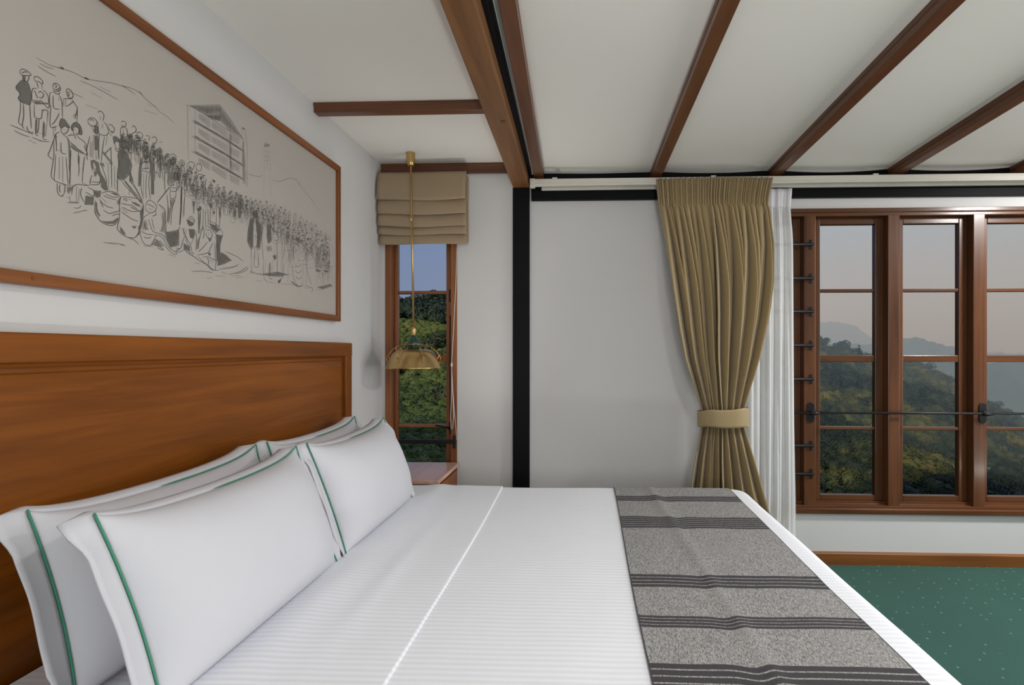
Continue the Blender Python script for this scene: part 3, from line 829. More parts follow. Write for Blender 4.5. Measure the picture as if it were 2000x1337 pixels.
# ------------------------------------------------------------------ bed
HBX = -1.24                     # face of the headboard
BZ = 0.600                      # top of the duvet
BX0, BX1, BYA, BYB = -1.225, 0.835, 0.93, 2.835
bed = empty('bed', (-0.2, 1.88, 0)); tag(bed, 'large wooden bed with varnished panelled headboard', 'bed')
HB0, HB1, HT = 0.78, 2.815, 1.352
hb = MB().box(WX+0.002, HBX-0.022, HB0, HB1, 0.0, HT-0.01).build('headboard', M['teak_y'], bed, label='varnished wooden headboard backing')
MB().prism([(HBX-0.022, HT-0.078), (HBX-0.012, HT-0.078), (HBX-0.006, HT-0.070), (HBX, HT-0.066), (HBX, HT-0.004), (HBX-0.004, HT), (WX+0.002, HT), (WX+0.002, HT-0.012), (HBX-0.022, HT-0.012)], 'y', HB0, HB1).build('top_rail', M['teak_y'], hb, bevel=0.001)
for (a, c) in ((HB0, HB0+0.07), (HB1-0.07, HB1)):
    MB().box(HBX-0.022, HBX-0.0005, a, c, 0.0, HT-0.0665).build('stile', M['teak_z'], hb, bevel=0.004)
# raised panel with a bevelled border
ya, yb, za, zb = HB0+0.07, HB1-0.07, 0.20, HT-0.078
pm = MB()
def ringp(d, x): return [(x, ya+d, za+d), (x, yb-d, za+d), (x, yb-d, zb-d), (x, ya+d, zb-d)]
R_ = [ringp(0.0, HBX-0.020), ringp(0.012, HBX-0.020), ringp(0.016, HBX-0.016), ringp(0.045, HBX-0.008)]
vs = [q for r in R_ for q in r]; fs = []
for i in range(3):
    for k in range(4):
        fs.append((i*4+k, i*4+(k+1) % 4, (i+1)*4+(k+1) % 4, (i+1)*4+k))
fs.append((12, 13, 14, 15))
pm.add(vs, fs).build('raised_panel', M['teak_y'], hb, bevel=0.0)
MB().box(BX0+0.03, BX1-0.06, BYA+0.05, BYB-0.05, 0.10, 0.30).build('bed_base', M['teak_x'], bed, bevel=0.006)
for (x, y) in ((BX1-0.16, BYA+0.12), (BX1-0.16, BYB-0.12), (BX0+0.12, BYA+0.12), (BX0+0.12, BYB-0.12)):
    MB().box(x-0.035, x+0.035, y-0.035, y+0.035, 0.0, 0.10).build('leg', M['teak_z'], bed, bevel=0.004)
MB().box(BX0+0.02, BX1-0.05, BYA+0.04, BYB-0.04, 0.30, 0.545).build('mattress', plain('mattress_ticking', srgb(225,224,222), 0.9), bed, bevel=0.05)

# duvet: softly rounded over all edges
RC, RE = 0.10, 0.055
def bed_z(x, y, top=BZ):
    ex = BX1 - x
    ey = min(y - BYA, BYB - y)
    if ex < RC and ey < RC:
        cx_, cy_ = RC - ex, RC - ey
        e = RC - math.hypot(cx_, cy_)
    else:
        e = min(ex, ey)
    w = 0.0035*mnoise.noise(Vector((x*2.2, y*2.2, 3))) + 0.0012*mnoise.noise(Vector((x*9, y*5, 1)))
    if e < RE:
        e = max(e, 0.0)
        return top + w - (RE - math.sqrt(max(0, RE*RE - (RE - e)**2)))
    return top + w
def map_corner(x, y):
    ex = BX1 - x; s = 1 if y > (BYA+BYB)/2 else -1
    ey = (BYB - y) if s > 0 else (y - BYA)
    if ex < RC and ey < RC:
        a, c = 1 - ex/RC, 1 - ey/RC
        a2, c2 = a*math.sqrt(1 - c*c/2), c*math.sqrt(1 - a*a/2)
        x = BX1 - RC*(1 - a2)
        y = (BYB - RC*(1 - c2)) if s > 0 else (BYA + RC*(1 - c2))
    return x, y
def seq(a, c, n, r, both=True):
    """values from a to c, dense near the rounded ends"""
    edge = [0, 0.002, 0.006, 0.012, 0.02, 0.03, 0.042, 0.055, 0.07, 0.085, 0.10]
    out = [a + e for e in edge] if both else [a]
    m0 = out[-1]; m1 = c - 0.10
    out += [m0 + (m1 - m0)*i/n for i in range(1, n)]
    out += [c - e for e in reversed(edge)]
    return out
xs = seq(BX0, BX1, 90, RE, both=False); ys = seq(BYA, BYB, 80, RE)
vs = []; idx = {}
for i, x in enumerate(xs):
    for j, y in enumerate(ys):
        x2, y2 = map_corner(x, y)
        vs.append((x2, y2, bed_z(x2, y2)))
nx, ny = len(xs), len(ys)
fs = [(i*ny+j, (i+1)*ny+j, (i+1)*ny+j+1, i*ny+j+1) for i in range(nx-1) for j in range(ny-1)]
ring_i = [i*ny for i in range(nx)] + [(nx-1)*ny + j for j in range(1, ny)] + [i*ny + ny-1 for i in range(nx-2, -1, -1)]
prev = ring_i
for k, zz in enumerate((0.49, 0.42, 0.34, 0.27, 0.22)):
    cur = []
    for n_, i in enumerate(ring_i):
        x, y, z = vs[i]
        wv = 0.006*(k+1)/3*math.sin(n_*0.33) + 0.004*math.sin(n_*0.71)
        dx = 1 if abs(x-BX1) < 1e-3 else 0; dy = (1 if abs(y-BYB) < 1e-3 else (-1 if abs(y-BYA) < 1e-3 else 0))
        cur.append(len(vs)); vs.append((x + dx*wv, y + dy*wv, zz))
    for a in range(len(prev)-1):
        fs.append((prev[a], cur[a], cur[a+1], prev[a+1]))
    prev = cur
dv = MB().add(vs, fs).build('duvet', M['duvet'], smooth=True)
tag(dv, 'white striped duvet spread over the whole bed', 'duvet')

# turned-down band of the top sheet, its folded edge across the bed
def lane(y_from, y_to, n):
    """points along Y over the bed top and down both long sides: (y, z, run)"""
    pts = []
    for zz in (0.30, 0.36, 0.42, 0.48, 0.52): pts.append((BYA - 0.003, zz))
    edge = [0, 0.003, 0.008, 0.015, 0.025, 0.04, 0.055]
    pts += [(BYA + e, None) for e in edge]
    pts += [(BYA+0.055 + (BYB-BYA-0.11)*i/n, None) for i in range(1, n)]
    pts += [(BYB - e, None) for e in reversed(edge)]
    for zz in (0.52, 0.48, 0.42, 0.36, 0.30): pts.append((BYB + 0.003, zz))
    return pts
ln = lane(0, 0, 120)
def band(x0f, x1f, lift, n, edge_round):
    vs = []; run = []
    for i in range(n):
        u = i/(n-1) if not edge_round else 1 - (1 - i/(n-1))**2.2
        for (y, zz) in ln:
            x = x0f(y) + (x1f(y) - x0f(y))*u
            l = lift
            if edge_round:
                dd = (1-u)*(x1f(y)-x0f(y))
                if dd < lift: l = lift*math.sqrt(max(0, 1-((lift-dd)/lift)**2))
            fold = 0
            if edge_round:
                fold = 0.006*math.exp(-((u-0.35)/0.10)**2) * (0.6+0.5*math.sin(y*5)) + 0.004*math.exp(-((u-0.62)/0.06)**2)*(0.5+0.5*math.sin(y*4+1))
            z = zz if zz is not None else bed_z(x, y) + l + fold
            off = (lift if y > BYB-0.02 else (-lift if y < BYA+0.02 else 0))
            vs.append((x, y + off, z)); run.append((u, y if zz is None else (y + (0.55-zz if y > 2 else zz-0.55)), 0))
    m = len(ln)
    fs = [(i*m+j, (i+1)*m+j, (i+1)*m+j+1, i*m+j+1) for i in range(n-1) for j in range(m-1)]
    return MB().add(vs, fs), run
mb_, _ = band(lambda y: -0.93, lambda y: -0.425 - 0.008*math.sin(2.2*y) - 0.012*(y-1.9)*0.6, 0.006, 60, True)
fb = mb_.build('folded_sheet', M['duvet'], dv, smooth=True, label='turned-down white edge with a fold across the bed')

# bed runner
BANDS = [(2.545, 2.628, 3), (2.155, 2.30, 6), (1.622, 1.712, 4), (1.385, 1.447, 4), (1.05, 1.222, 7)]
M['runner'] = mat_runner(BANDS, 0)
mb_, run = band(lambda y: 0.143 + 0.004*math.sin(3*y), lambda y: 0.732 + 0.005*math.sin(2.4*y+1), 0.005, 48, False)
vs = []
for (p, r) in zip(mb_.v, run):
    x, y, z = p
    cre = 0.006*math.exp(-(((x-0.36) + 0.05*(y-2.2))/0.022)**2) + 0.003*mnoise.noise(Vector((x*7, y*6, 5)))
    top = z > 0.55
    vs.append((x, y, z + (max(0, cre) if top else 0)))
mb_.v = vs
rn = mb_.build('bed_runner', M['runner'], smooth=True)
at = rn.data.attributes.new('run', 'FLOAT_VECTOR', 'POINT')
at.data.foreach_set('vector', [c for (p, r) in zip(mb_.v, run) for c in (r[0], r[1] + 0.012*math.exp(-((r[0]-0.4)/0.06)**2), 0.0)])
tag(rn, 'grey woven bed runner with dark stripes across the bed foot', 'bed runner')

# ------------------------------------------------------------------ pillows
def make_pillow(label, yc, xb, zb_, lean, L=0.72, H=0.40, T=0.17, flange=0.058, yaw=0.0, seed=0, ears=(0, 0), roll=0.0):
    root = empty('pillow', (xb, yc, zb_)); tag(root, label, 'pillow', 'four white pillows with green piping at the headboard')
    a = math.radians(lean)
    ex = Vector((0, 1, 0)); ey = Vector((-math.sin(a), 0, math.cos(a))); ez = Vector((math.cos(a), 0, math.sin(a)))
    rz = Matrix.Rotation(math.radians(yaw), 3, 'Z'); rx = Matrix.Rotation(math.radians(roll), 3, 'X')
    O = Vector((xb, yc, zb_))
    def W(x, y, z): return O + rz @ (rx @ (ex*x + ey*y + ez*z))
    rnd = random.Random(seed)
    def plan(u, v):
        """u, v in -1..1 -> position in the pillow plane (body outline)"""
        x = u * L/2 * (1 - 0.035*(1 - v*v)*u*u)
        y = H/2 + v*H/2*(1 - 0.09*(1 - u*u)*v*v*(1 if v > 0 else 0.25))
        y += 0.02*max(0, v)**3 * (abs(u)**6)
        return x, y
    def thick(u, v):
        base = max(0.0, (1 - abs(u)**3.2)) ** 0.62 * max(0.0, (1 - abs(v)**2.6)) ** 0.55
        w = 0.05*mnoise.noise(Vector((u*2.0+seed*3, v*1.6, seed))) + 0.025*mnoise.noise(Vector((u*6, v*3+seed, 7)))*(abs(u)**2)
        return T/2 * base * (1 + w)
    def body(side):
        def fn(s, t):
            # dense sampling at the rim
            u = math.sin((s-0.5)*math.pi); v = math.sin((t-0.5)*math.pi)
            x, y = plan(u, v)
            f = 0.62 if side < 0 else 1.25
            if v < 0: y -= 0.0
            return W(x, y, side * f * thick(u, v))
        return fn
    m_ = MB(); m_.grid(body(1), 49, 41); m_.grid(lambda s, t: body(-1)(1-s, t), 49, 41)
    m_.build('cushion_body', M['pillow'], root, smooth=True)
    # rim outline: left side, top, right side (bottom seam is tucked under)
    rim = []
    for i in range(25): rim.append((-1, -1 + 2*i/24))
    for i in range(1, 33): rim.append((-1 + 2*i/32, 1))
    for i in range(1, 25): rim.append((1, 1 - 2*i/24))
    P = [plan(u, v) for (u, v) in rim]
    n = len(P)
    # outward normals in the plane
    def outw(u, v):
        nx_ = -1 if u == -1 else (1 if u == 1 else 0); ny_ = 1 if v == 1 else 0
        return nx_, ny_
    fl_ = []
    for k in range(n):
        u, v = rim[k]; nx_, ny_ = outw(u, v)
        x, y = P[k]
        wob = 0.006*mnoise.noise(Vector((k*0.13, seed*5, 0))) + 0.0012*math.sin(k*0.5+seed)
        row = []
        for q in range(5):
            d = flange*q/4
            taper = 1.0
            if abs(u) == 1 and v < -0.6: taper = 1 - 0.5*(-0.6 - v)/0.4
            side = abs(u) == 1
            if side:
                near_top = max(0.0, (v - 0.7)/0.3)
                curl = 0.010*(q/4)**2*(1 - near_top) - 0.018*near_top*(q/4)
                row.append(W(x + nx_*d*taper, y + ny_*d*0.25 - 0.012*near_top*(q/4), wob*(q/4) + curl + 0.002))
            else:
                # the top border folds back over the pillow
                bend = 1.25*q/4
                row.append(W(x, y + flange*0.35*math.sin(bend), wob*0.5*(q/4) - flange*0.8*(1 - math.cos(bend)) - 0.006*q/4))
        fl_.append(row)
    vs = [p for r in fl_ for p in r]
    fs = [(k*5+q, k*5+q+1, (k+1)*5+q+1, (k+1)*5+q) for k in range(n-1) for q in range(4)]
    MB().add(vs, fs).build('flange', M['pillow'], root, smooth=True, solid=0.004)
    cp = []
    for k in range(n):
        u, v = rim[k]; nx_, ny_ = outw(u, v)
        cp.append(W(P[k][0] + nx_*0.003, P[k][1] + ny_*0.003, 0.0065))
    # the seam slips out of sight under the fold along part of the top edge
    k0 = 25; k1 = 25 + 13
    MB().tube(cp[:k0], 0.0021, 8).build('piping', M['green_cord'], root, smooth=True, label='thin green piping down the pillow side')
    MB().tube(cp[k1:], [0.0006] + [0.0014] + [0.0021]*(n-k1-2), 8).build('piping', M['green_cord'], root, smooth=True, label='thin green piping round the pillow')
    return root
PZ = BZ + 0.006
make_pillow('white pillow leaning on the headboard, nearest at the left picture edge', 1.415, -1.025, PZ, 15, seed=1, L=0.745, H=0.375, T=0.15)
make_pillow('white pillow leaning on the headboard on the window side, behind another', 2.215, -1.025, PZ, 15, seed=2, L=0.715, H=0.375, T=0.15)
make_pillow('big front white pillow nearest the camera, its whole face showing', 1.395, -0.835, PZ, 20, seed=3, L=0.735, H=0.385, T=0.17)
make_pillow('front white pillow on the window side below the pendant lamp', 2.19, -0.835, PZ, 20, seed=4, L=0.705, H=0.385, T=0.17)

# ------------------------------------------------------------------ nightstand between bed and window wall
nsx1 = at_z(850, 944, 0.612).x
nz = 0.612
ns = empty('nightstand', (-1.03, 3.1, 0)); tag(ns, 'brown wooden nightstand under the narrow window', 'nightstand')
MB().box(WX+0.002, nsx1, 2.865, 3.335, nz-0.022, nz).build('table_top', M['nightstand'], ns, bevel=0.003)
MB().box(WX+0.01, nsx1-0.022, 2.88, 3.325, 0.10, nz-0.022).build('cabinet_body', M['teak_z'], ns, bevel=0.003)
for (z0_, z1_) in ((0.38, 0.575), (0.14, 0.365)):
    d_ = MB().box(nsx1-0.022, nsx1-0.006, 2.90, 3.305, z0_, z1_).build('drawer', M['teak_y'], ns, bevel=0.004)
    MB().lathe([(0.0,0.0), (0.006,0.0), (0.006,0.010), (0.014,0.016), (0.012,0.024), (0.0,0.026)], (nsx1-0.006, 3.10, (z0_+z1_)/2), 16, axis='x').build('knob', M['brass'], d_, smooth=True)
for (x, y) in ((WX+0.04, 2.9), (WX+0.04, 3.3), (nsx1-0.05, 2.9), (nsx1-0.05, 3.3)):
    MB().box(x-0.02, x+0.02, y-0.02, y+0.02, 0.0, 0.10).build('leg', M['teak_z'], ns)

# ------------------------------------------------------------------ framed drawing
PX_ = WX + 0.022                # face of the paper
pb = at_x(664, 627.5, PX_+0.012); ptp = at_x(667, 327, PX_+0.012)
PY1 = (pb.y + ptp.y)/2; PZ0 = pb.z; PZ1 = ptp.z
PY0 = 0.92
FW = 0.030
pic = empty('framed_drawing', (WX, (PY0+PY1)/2, PZ0)); tag(pic, 'large framed ink drawing of a crowd hanging above the headboard', 'picture')
def rail(a, c, name, mat):
    """a, c: outer corner pairs (y,z) -> inner offset handled by mitre"""
    (y0_, z0_, iy0, iz0), (y1_, z1_, iy1, iz1) = a, c
    xs_ = (WX+0.001, PX_+0.014)
    vs = []
    for x in xs_:
        vs += [(x, y0_, z0_), (x, y1_, z1_), (x, iy1, iz1), (x, iy0, iz0)]
    fs = [(0,1,2,3), (7,6,5,4), (0,4,5,1), (1,5,6,2), (2,6,7,3), (3,7,4,0)]
    return MB().add(vs, fs).build(name, mat, pic, bevel=0.003)
c00 = (PY0, PZ0, PY0+FW, PZ0+FW); c10 = (PY1, PZ0, PY1-FW, PZ0+FW); c11 = (PY1, PZ1, PY1-FW, PZ1-FW); c01 = (PY0, PZ1, PY0+FW, PZ1-FW)
fb_ = rail(c00, c10, 'frame_rail', M['pictureframe_y']); rail(c01, c11, 'frame_rail', M['pictureframe_y'])
rail(c00, c01, 'frame_rail', M['pictureframe_z']); rail(c10, c11, 'frame_rail', M['pictureframe_z'])
for px in (65, 432, 448, 601):
    y_ = at_x(px, 600, PX_+0.014).y
    MB().lathe([(0.0,-0.002), (0.0045,-0.002), (0.0045,0.0012), (0.0,0.0012)], (PX_+0.014, y_, PZ0+0.016), 12, axis='x').build('wooden_plug', M['pictureframe_z'], fb_)
MB().box(WX+0.004, PX_, PY0+FW-0.006, PY1-FW+0.006, PZ0+FW-0.006, PZ1-FW+0.006).build('paper', M['canvas'], pic)

# ------------------------------------------------------------------ the ink drawing (flat print on the paper)
# strokes are noted in the picture's own trace sheets and laid flat onto the paper
ARTX = PX_ + 0.0006
SHEET = {'A': (20,110,7.867), 'B': (90,220,7.431), 'C': (150,210,7.035), 'D': (130,330,7.864), 'E': (300,290,8.911),
         'G': (320,390,8.359), 'H': (460,370,6.367), 'I': (350,190,7.04), 'K': (330,180,5.571), 'Z': (0,60,5.141), 'P': (0,0,1.0)}
INK = MB(); WASH = MB()
arnd = random.Random(21)
def paper(px, py):
    r = ray(px, py); k = (ARTX - CAM.x)/r.x
    return (CAM.y + r.y*k, CAM.z + r.z*k)
def smooth_path(p, n=4):
    if len(p) < 3: return p
    q = [p[0]] + p + [p[-1]]; out = []
    for i in range(1, len(q)-2):
        for j in range(n):
            t = j/n
            out.append(tuple(0.5*(2*q[i][k] + (q[i+1][k]-q[i-1][k])*t + (2*q[i-1][k]-5*q[i][k]+4*q[i+1][k]-q[i+2][k])*t*t + (3*q[i][k]-q[i-1][k]-3*q[i+1][k]+q[i+2][k])*t**3) for k in (0, 1)))
    out.append(p[-1]); return out
def ribbon(yz, w, taper=True, dst=None):
    n = len(yz)
    if n < 2: return
    vs = []; xo = ARTX + arnd.uniform(0, 0.0007)
    for i, p in enumerate(yz):
        a = yz[max(0, i-1)]; c = yz[min(n-1, i+1)]
        dx, dz = c[0]-a[0], c[1]-a[1]; l = math.hypot(dx, dz) or 1
        e = min(i, n-1-i)/max(1, (n-1)/2)
        ww = w*(0.5 + 0.5*min(1, e*3)) if taper else w
        nx_, nz_ = -dz/l*ww/2, dx/l*ww/2
        vs += [(xo, p[0]+nx_, p[1]+nz_), (xo, p[0]-nx_, p[1]-nz_)]
    (dst or INK).add(vs, [(2*i, 2*i+1, 2*i+3, 2*i+2) for i in range(n-1)])
def sheet_pts(sh, s):
    ox, oy, k = SHEET[sh]
    v = [float(a) for a in s.replace(',', ' ').split()]
    return [(ox + v[i]/k, oy + v[i+1]/k) for i in range(0, len(v), 2)]
def stroke(sh, s, w=0.0015, sm=True):
    for part in s.split(';'):
        if part.strip():
            p = sheet_pts(sh, part)
            if sm: p = smooth_path(p)
            ribbon([paper(*q) for q in p], w)
def inside(pt, poly):
    x, y = pt; r = False; n = len(poly)
    for i in range(n):
        (x1, y1), (x2, y2) = poly[i], poly[(i+1) % n]
        if (y1 > y) != (y2 > y) and x < (x2-x1)*(y-y1)/(y2-y1)+x1: r = not r
    return r
def hatch_px(poly, ang, gap, w, jit=0.25):
    gap = gap*1.25; w = w*0.9
    """parallel pen lines clipped to a polygon given in sheet pixels"""
    ca, sa = math.cos(ang), math.sin(ang)
    rot = [(x*ca + y*sa, -x*sa + y*ca) for (x, y) in poly]
    lo = min(p[1] for p in rot); hi = max(p[1] for p in rot); n = len(rot)
    t = lo + gap*0.5
    while t < hi:
        tt = t + arnd.uniform(-jit, jit)*gap
        xs_ = []
        for i in range(n):
            (x1, y1), (x2, y2) = rot[i], rot[(i+1) % n]
            if (y1 > tt) != (y2 > tt): xs_.append(x1 + (x2-x1)*(tt-y1)/(y2-y1))
        xs_.sort()
        for a, c in zip(xs_[::2], xs_[1::2]):
            if c - a < 0.2: continue
            a2, c2 = a + arnd.uniform(0, 0.15)*(c-a)*0.5, c - arnd.uniform(0, 0.15)*(c-a)*0.5
            ribbon([paper(x*ca - tt*sa, x*sa + tt*ca) for x in (a2, (a2+c2)/2, c2)], w, dst=WASH)
        t += gap
def hatch(sh, s, ang=80, gap=0.9, w=0.0012, cross=False, edge=False):
    p = sheet_pts(sh, s)
    hatch_px(p, math.radians(ang), gap, w)
    if cross: hatch_px(p, math.radians(ang+62), gap*1.2, w)
    if edge: ribbon([paper(*q) for q in smooth_path(p + [p[0]])], 0.0015)
def fill(sh, s): hatch(sh, s, arnd.uniform(60, 110), 0.75, 0.0019, cross=True, edge=True)

# hills behind
stroke('Z', '360,270 430,305 500,345 620,380 740,420 860,480 960,500 1120,525 1230,555 1310,575 1400,620 1480,700 1560,760 1600,810 1680,860 1748,930', 0.0010)
for s in ('400,330 470,365 540,385', '380,350 450,400 560,460', '600,365 640,390', '840,470 885,490', '1225,550 1290,590 1355,640', '1395,610 1435,645', '800,500 900,540 1000,590 1180,690', '680,600 760,640 840,675', '920,620 1020,675', '1480,740 1560,765', '1450,800 1580,840', '860,740 980,785', '1000,560 1120,620'):
    stroke('Z', s, 0.0009)
for s in ('590,370 640,385 610,360', '835,470 890,490 850,465', '1230,548 1275,580', '1395,608 1430,640'): stroke('Z', s, 0.0022)
stroke('K', '860,890 900,900 940,912 980,918 1020,900;1110,950 1150,962 1200,972 1250,955 1300,937 1350,940 1390,958 1460,1060 1540,1150 1590,1230 1640,1300', 0.0009)
# factory building
hatch('I', '140,115 560,102 572,150 562,235 372,250', 92, 0.7, 0.0013)
hatch('I', '372,250 562,235 560,330 470,310', 92, 0.55, 0.0015)
hatch('I', '562,104 700,300 880,578 830,535 690,462 560,335', 88, 0.75, 0.0013)
stroke('I', '90,112 560,101;560,101 720,320 885,580;372,250 560,235;150,118 372,250 690,462 880,578;572,150 562,335;115,112 125,860;215,180 220,720', 0.0013, False)
for k, (y1_, y2_, y3_) in enumerate(((320, 612, 738), (528, 815, 942), (738, 1015, 1125))):
    hatch('I', f'165,{y1_-12} 215,{y1_-5} 690,{y2_-22} 880,{y3_-18} 880,{y3_+10} 690,{y2_+16} 400,{y1_+130} 190,{y1_+12}', 28, 0.62, 0.0013)
    stroke('I', f'165,{y1_} 690,{y2_+8};690,{y2_} 885,{y3_}', 0.0017, False)
def lattice(a, c, d, e, nx_, ny_):
    for i in range(nx_+1):
        t = i/nx_
        stroke('I', f'{a[0]+(c[0]-a[0])*t},{a[1]+(c[1]-a[1])*t} {e[0]+(d[0]-e[0])*t},{e[1]+(d[1]-e[1])*t}', 0.0010, False)
    for j in range(ny_+1):
        t = j/ny_
        stroke('I', f'{a[0]+(e[0]-a[0])*t},{a[1]+(e[1]-a[1])*t} {c[0]+(d[0]-c[0])*t},{c[1]+(d[1]-c[1])*t}', 0.0010, False)
for k in range(4):
    o_ = (0, 205, 408, 612)[k]
    lattice((268, 225+o_), (420, 312+o_*0.98), (418, 408+o_*0.97), (272, 290+o_), 7, 4)
    lattice((452, 340+o_*0.97), (650, 455+o_*0.95), (645, 548+o_*0.95), (452, 405+o_*0.97), 8, 4)
    lattice((700, 500+o_*0.93), (825, 562+o_*0.92), (820, 645+o_*0.92), (700, 575+o_*0.93), 6, 4)
hatch('I', '862,590 888,600 915,1230 880,1200 865,900', 86, 0.7, 0.0012)
hatch('I', '680,470 712,500 735,1050 692,1010', 84, 0.8, 0.0011)
stroke('I', '880,580 905,900 922,1235;860,415 862,540;862,415 905,438 912,520 925,620 940,668;935,670 935,1240;690,470 700,1080;660,480 665,960', 0.0011, False)
hatch('I', '860,405 905,430 900,450 865,430', 60, 0.5, 0.0014)
# pylon
stroke('K', '1035,590 1035,860;1033,900 1030,1110;1095,570 1100,860;1098,900 1107,1140;1065,570 1066,830;1045,545 1095,575;1035,640 1098,650;1035,690 1098,700;1035,740 1098,748;850,560 852,1000', 0.0009, False)
hatch('K', '1040,550 1090,560 1096,600 1036,595', 70, 0.6, 0.0012)

# man in cap and dark jacket and his three neighbours
stroke('A', '150,225 180,195 230,205 275,235 320,275 300,295 250,295 190,290 155,265 150,225;180,255 230,235 265,255;205,345 225,380 265,382 285,340 286,300;160,690 155,850 130,1010 185,1060;200,725 207,900 185,1060 215,1110;298,735 310,900 325,1110;255,1070 268,1130 300,1165 345,1185 330,1150')
fill('A', '188,290 228,300 222,370 200,362')
hatch('A', '175,365 120,425 90,490 150,575 125,640 155,690 220,720 300,740 320,660 315,560 300,480 270,400 230,385', 75, 0.55, 0.0016, cross=True, edge=True)
stroke('A', '365,340 380,310 440,325 490,370 500,410 485,425 440,390 385,380 365,340;405,400 418,440 430,480;485,430 490,500;415,490 345,500 330,600 345,690 420,712 520,725 600,715;500,510 560,570 588,640 592,720;430,560 470,540 515,590 480,640 440,620;370,520 400,590 425,650;352,670 430,690 480,680;370,740 368,880 385,940 470,955 490,870 500,830 570,830 575,900 568,1010;470,815 530,828;480,680 560,780 590,790 602,730;395,960 390,1180 430,1215;445,960 430,1120 415,1180;512,990 505,1250 565,1280;562,1020 540,1230')
hatch('A', '395,960 415,960 408,1190 390,1180', 88, 0.6); hatch('A', '510,1000 530,1000 530,1240 508,1240', 88, 0.6)
hatch('A', '345,690 520,712 600,712 590,740 380,735', 10, 0.6)
stroke('A', '650,470 665,425 715,415 760,460 770,510 730,535 680,530 650,470;690,430 712,460 690,480;680,500 720,512 760,480;670,530 690,565 740,582 762,545;610,560 660,550;610,560 605,700 625,800;625,760 615,1075 720,1070;750,590 790,680 800,800 802,940;660,600 658,730 680,800 760,812;755,870 700,980 640,1050;660,1075 665,1230;700,1075 690,1150;745,640 750,690')
stroke('A', '855,520 875,500 930,520 965,600 950,635 910,640 880,610 870,560 855,520;880,545 905,580 885,620;820,650 890,650 940,650;820,650 815,760;852,660 845,780;940,650 1000,740 1030,800 1025,1010;860,770 920,735 970,690;960,920 1010,880;1030,800 1010,900 990,960')
for s in ('0,1050 140,1110 240,1150 340,1190', '60,1135 160,1190 300,1240', '140,1180 200,1205', '280,1290 340,1300', '420,1170 480,1190', '330,1240 480,1300 600,1310', '450,1300 480,1290', '340,1320 400,1335'): stroke('A', s, 0.0013)
# women in long dresses, bearded man, seated woman
fill('B', '190,170 215,95 260,95 300,150 340,210 310,215 270,190 215,225')
stroke('B', '215,225 225,280 270,310 315,270 325,225;255,255 268,250;300,240 312,238;270,285 285,282;200,280 140,310 110,400 60,540 30,610 70,660 90,680;140,320 150,480 152,560;110,400 115,600 95,760 75,920 120,980;240,310 290,350 330,400 350,560 345,740 345,960 330,1050;215,430 220,560 240,590 290,600;140,600 130,800 120,970 180,1010 240,1030 330,1055;190,640 190,960;240,640 243,1010;290,640 310,900 320,1030;140,540 230,552;160,1020 165,1140 200,1200 240,1210 250,1170;240,1040 272,1050 265,1180;200,1040 195,1120 210,1160')
hatch('B', '300,350 335,400 352,560 340,640 325,600 320,430', 80, 0.8); hatch('B', '325,600 355,600 345,900 330,800', 85, 0.9); hatch('B', '135,320 155,330 155,500 140,480', 85, 0.9)
fill('B', '360,230 375,180 430,140 480,170 510,230 518,310 485,312 480,240 440,205 395,210 378,255')
stroke('B', '390,220 400,290 430,322 470,300 480,240;410,245 425,240;450,260 465,255;430,292 445,292;310,340 380,320 420,345 430,380;455,330 480,370 540,410 580,470 590,600;350,420 400,470 480,540 560,600 600,610 595,570;350,480 420,540 470,560;360,540 350,740 345,1050;470,560 468,720 480,800 470,920;560,640 540,800 525,1020;550,470 575,540 600,590;340,1050 400,1062;520,1020 600,1050')
hatch('B', '355,420 400,465 560,590 540,610 420,550 350,500', 35, 0.9); hatch('B', '465,600 490,620 490,760 475,780', 85, 0.8); hatch('B', '545,650 565,640 545,820 525,860', 85, 0.8); hatch('B', '305,1060 385,1070 380,1120 330,1190 300,1150', 80, 1.0)
stroke('B', '605,110 640,75 700,85 735,130 720,185 660,190 615,155 605,110;630,110 670,100 700,130;660,195 690,280;690,240 700,290;640,340 600,480 590,600 600,690;690,320 678,660;640,420 640,640;665,420 660,650;720,560 730,680;750,320 755,660')
fill('B', '700,190 745,200 752,300 712,300'); hatch('B', '700,330 752,330 752,545 705,550', 85, 0.7, cross=True)
hatch('B', '650,690 700,680 760,720 790,860 850,960 905,1120 850,1132 800,1080 790,960 735,850 720,760 690,712 672,850 655,770', 70, 0.6, 0.0016, cross=True)
hatch('B', '690,840 750,850 730,925 705,930', 70, 0.6, 0.0016)
stroke('B', '680,730 688,800 720,832 742,780;705,770 715,768;670,900 640,990 650,1040 750,1042 782,1000 790,920;650,1000 720,1008 780,1010;640,1050 560,1052 450,1040 390,1080 370,1200;440,1060 438,1300;520,1090 500,1180 550,1300;570,1150 640,1190 690,1212 702,1150;600,1080 690,1130 700,1210;480,1100 470,1280;350,1290 470,1300;340,1200 350,1290')
hatch('B', '575,1200 690,1222 690,1337 560,1337', 80, 0.55, 0.0017, cross=True); hatch('B', '700,1120 800,1130 790,1230 720,1240', 85, 0.6, 0.0015)
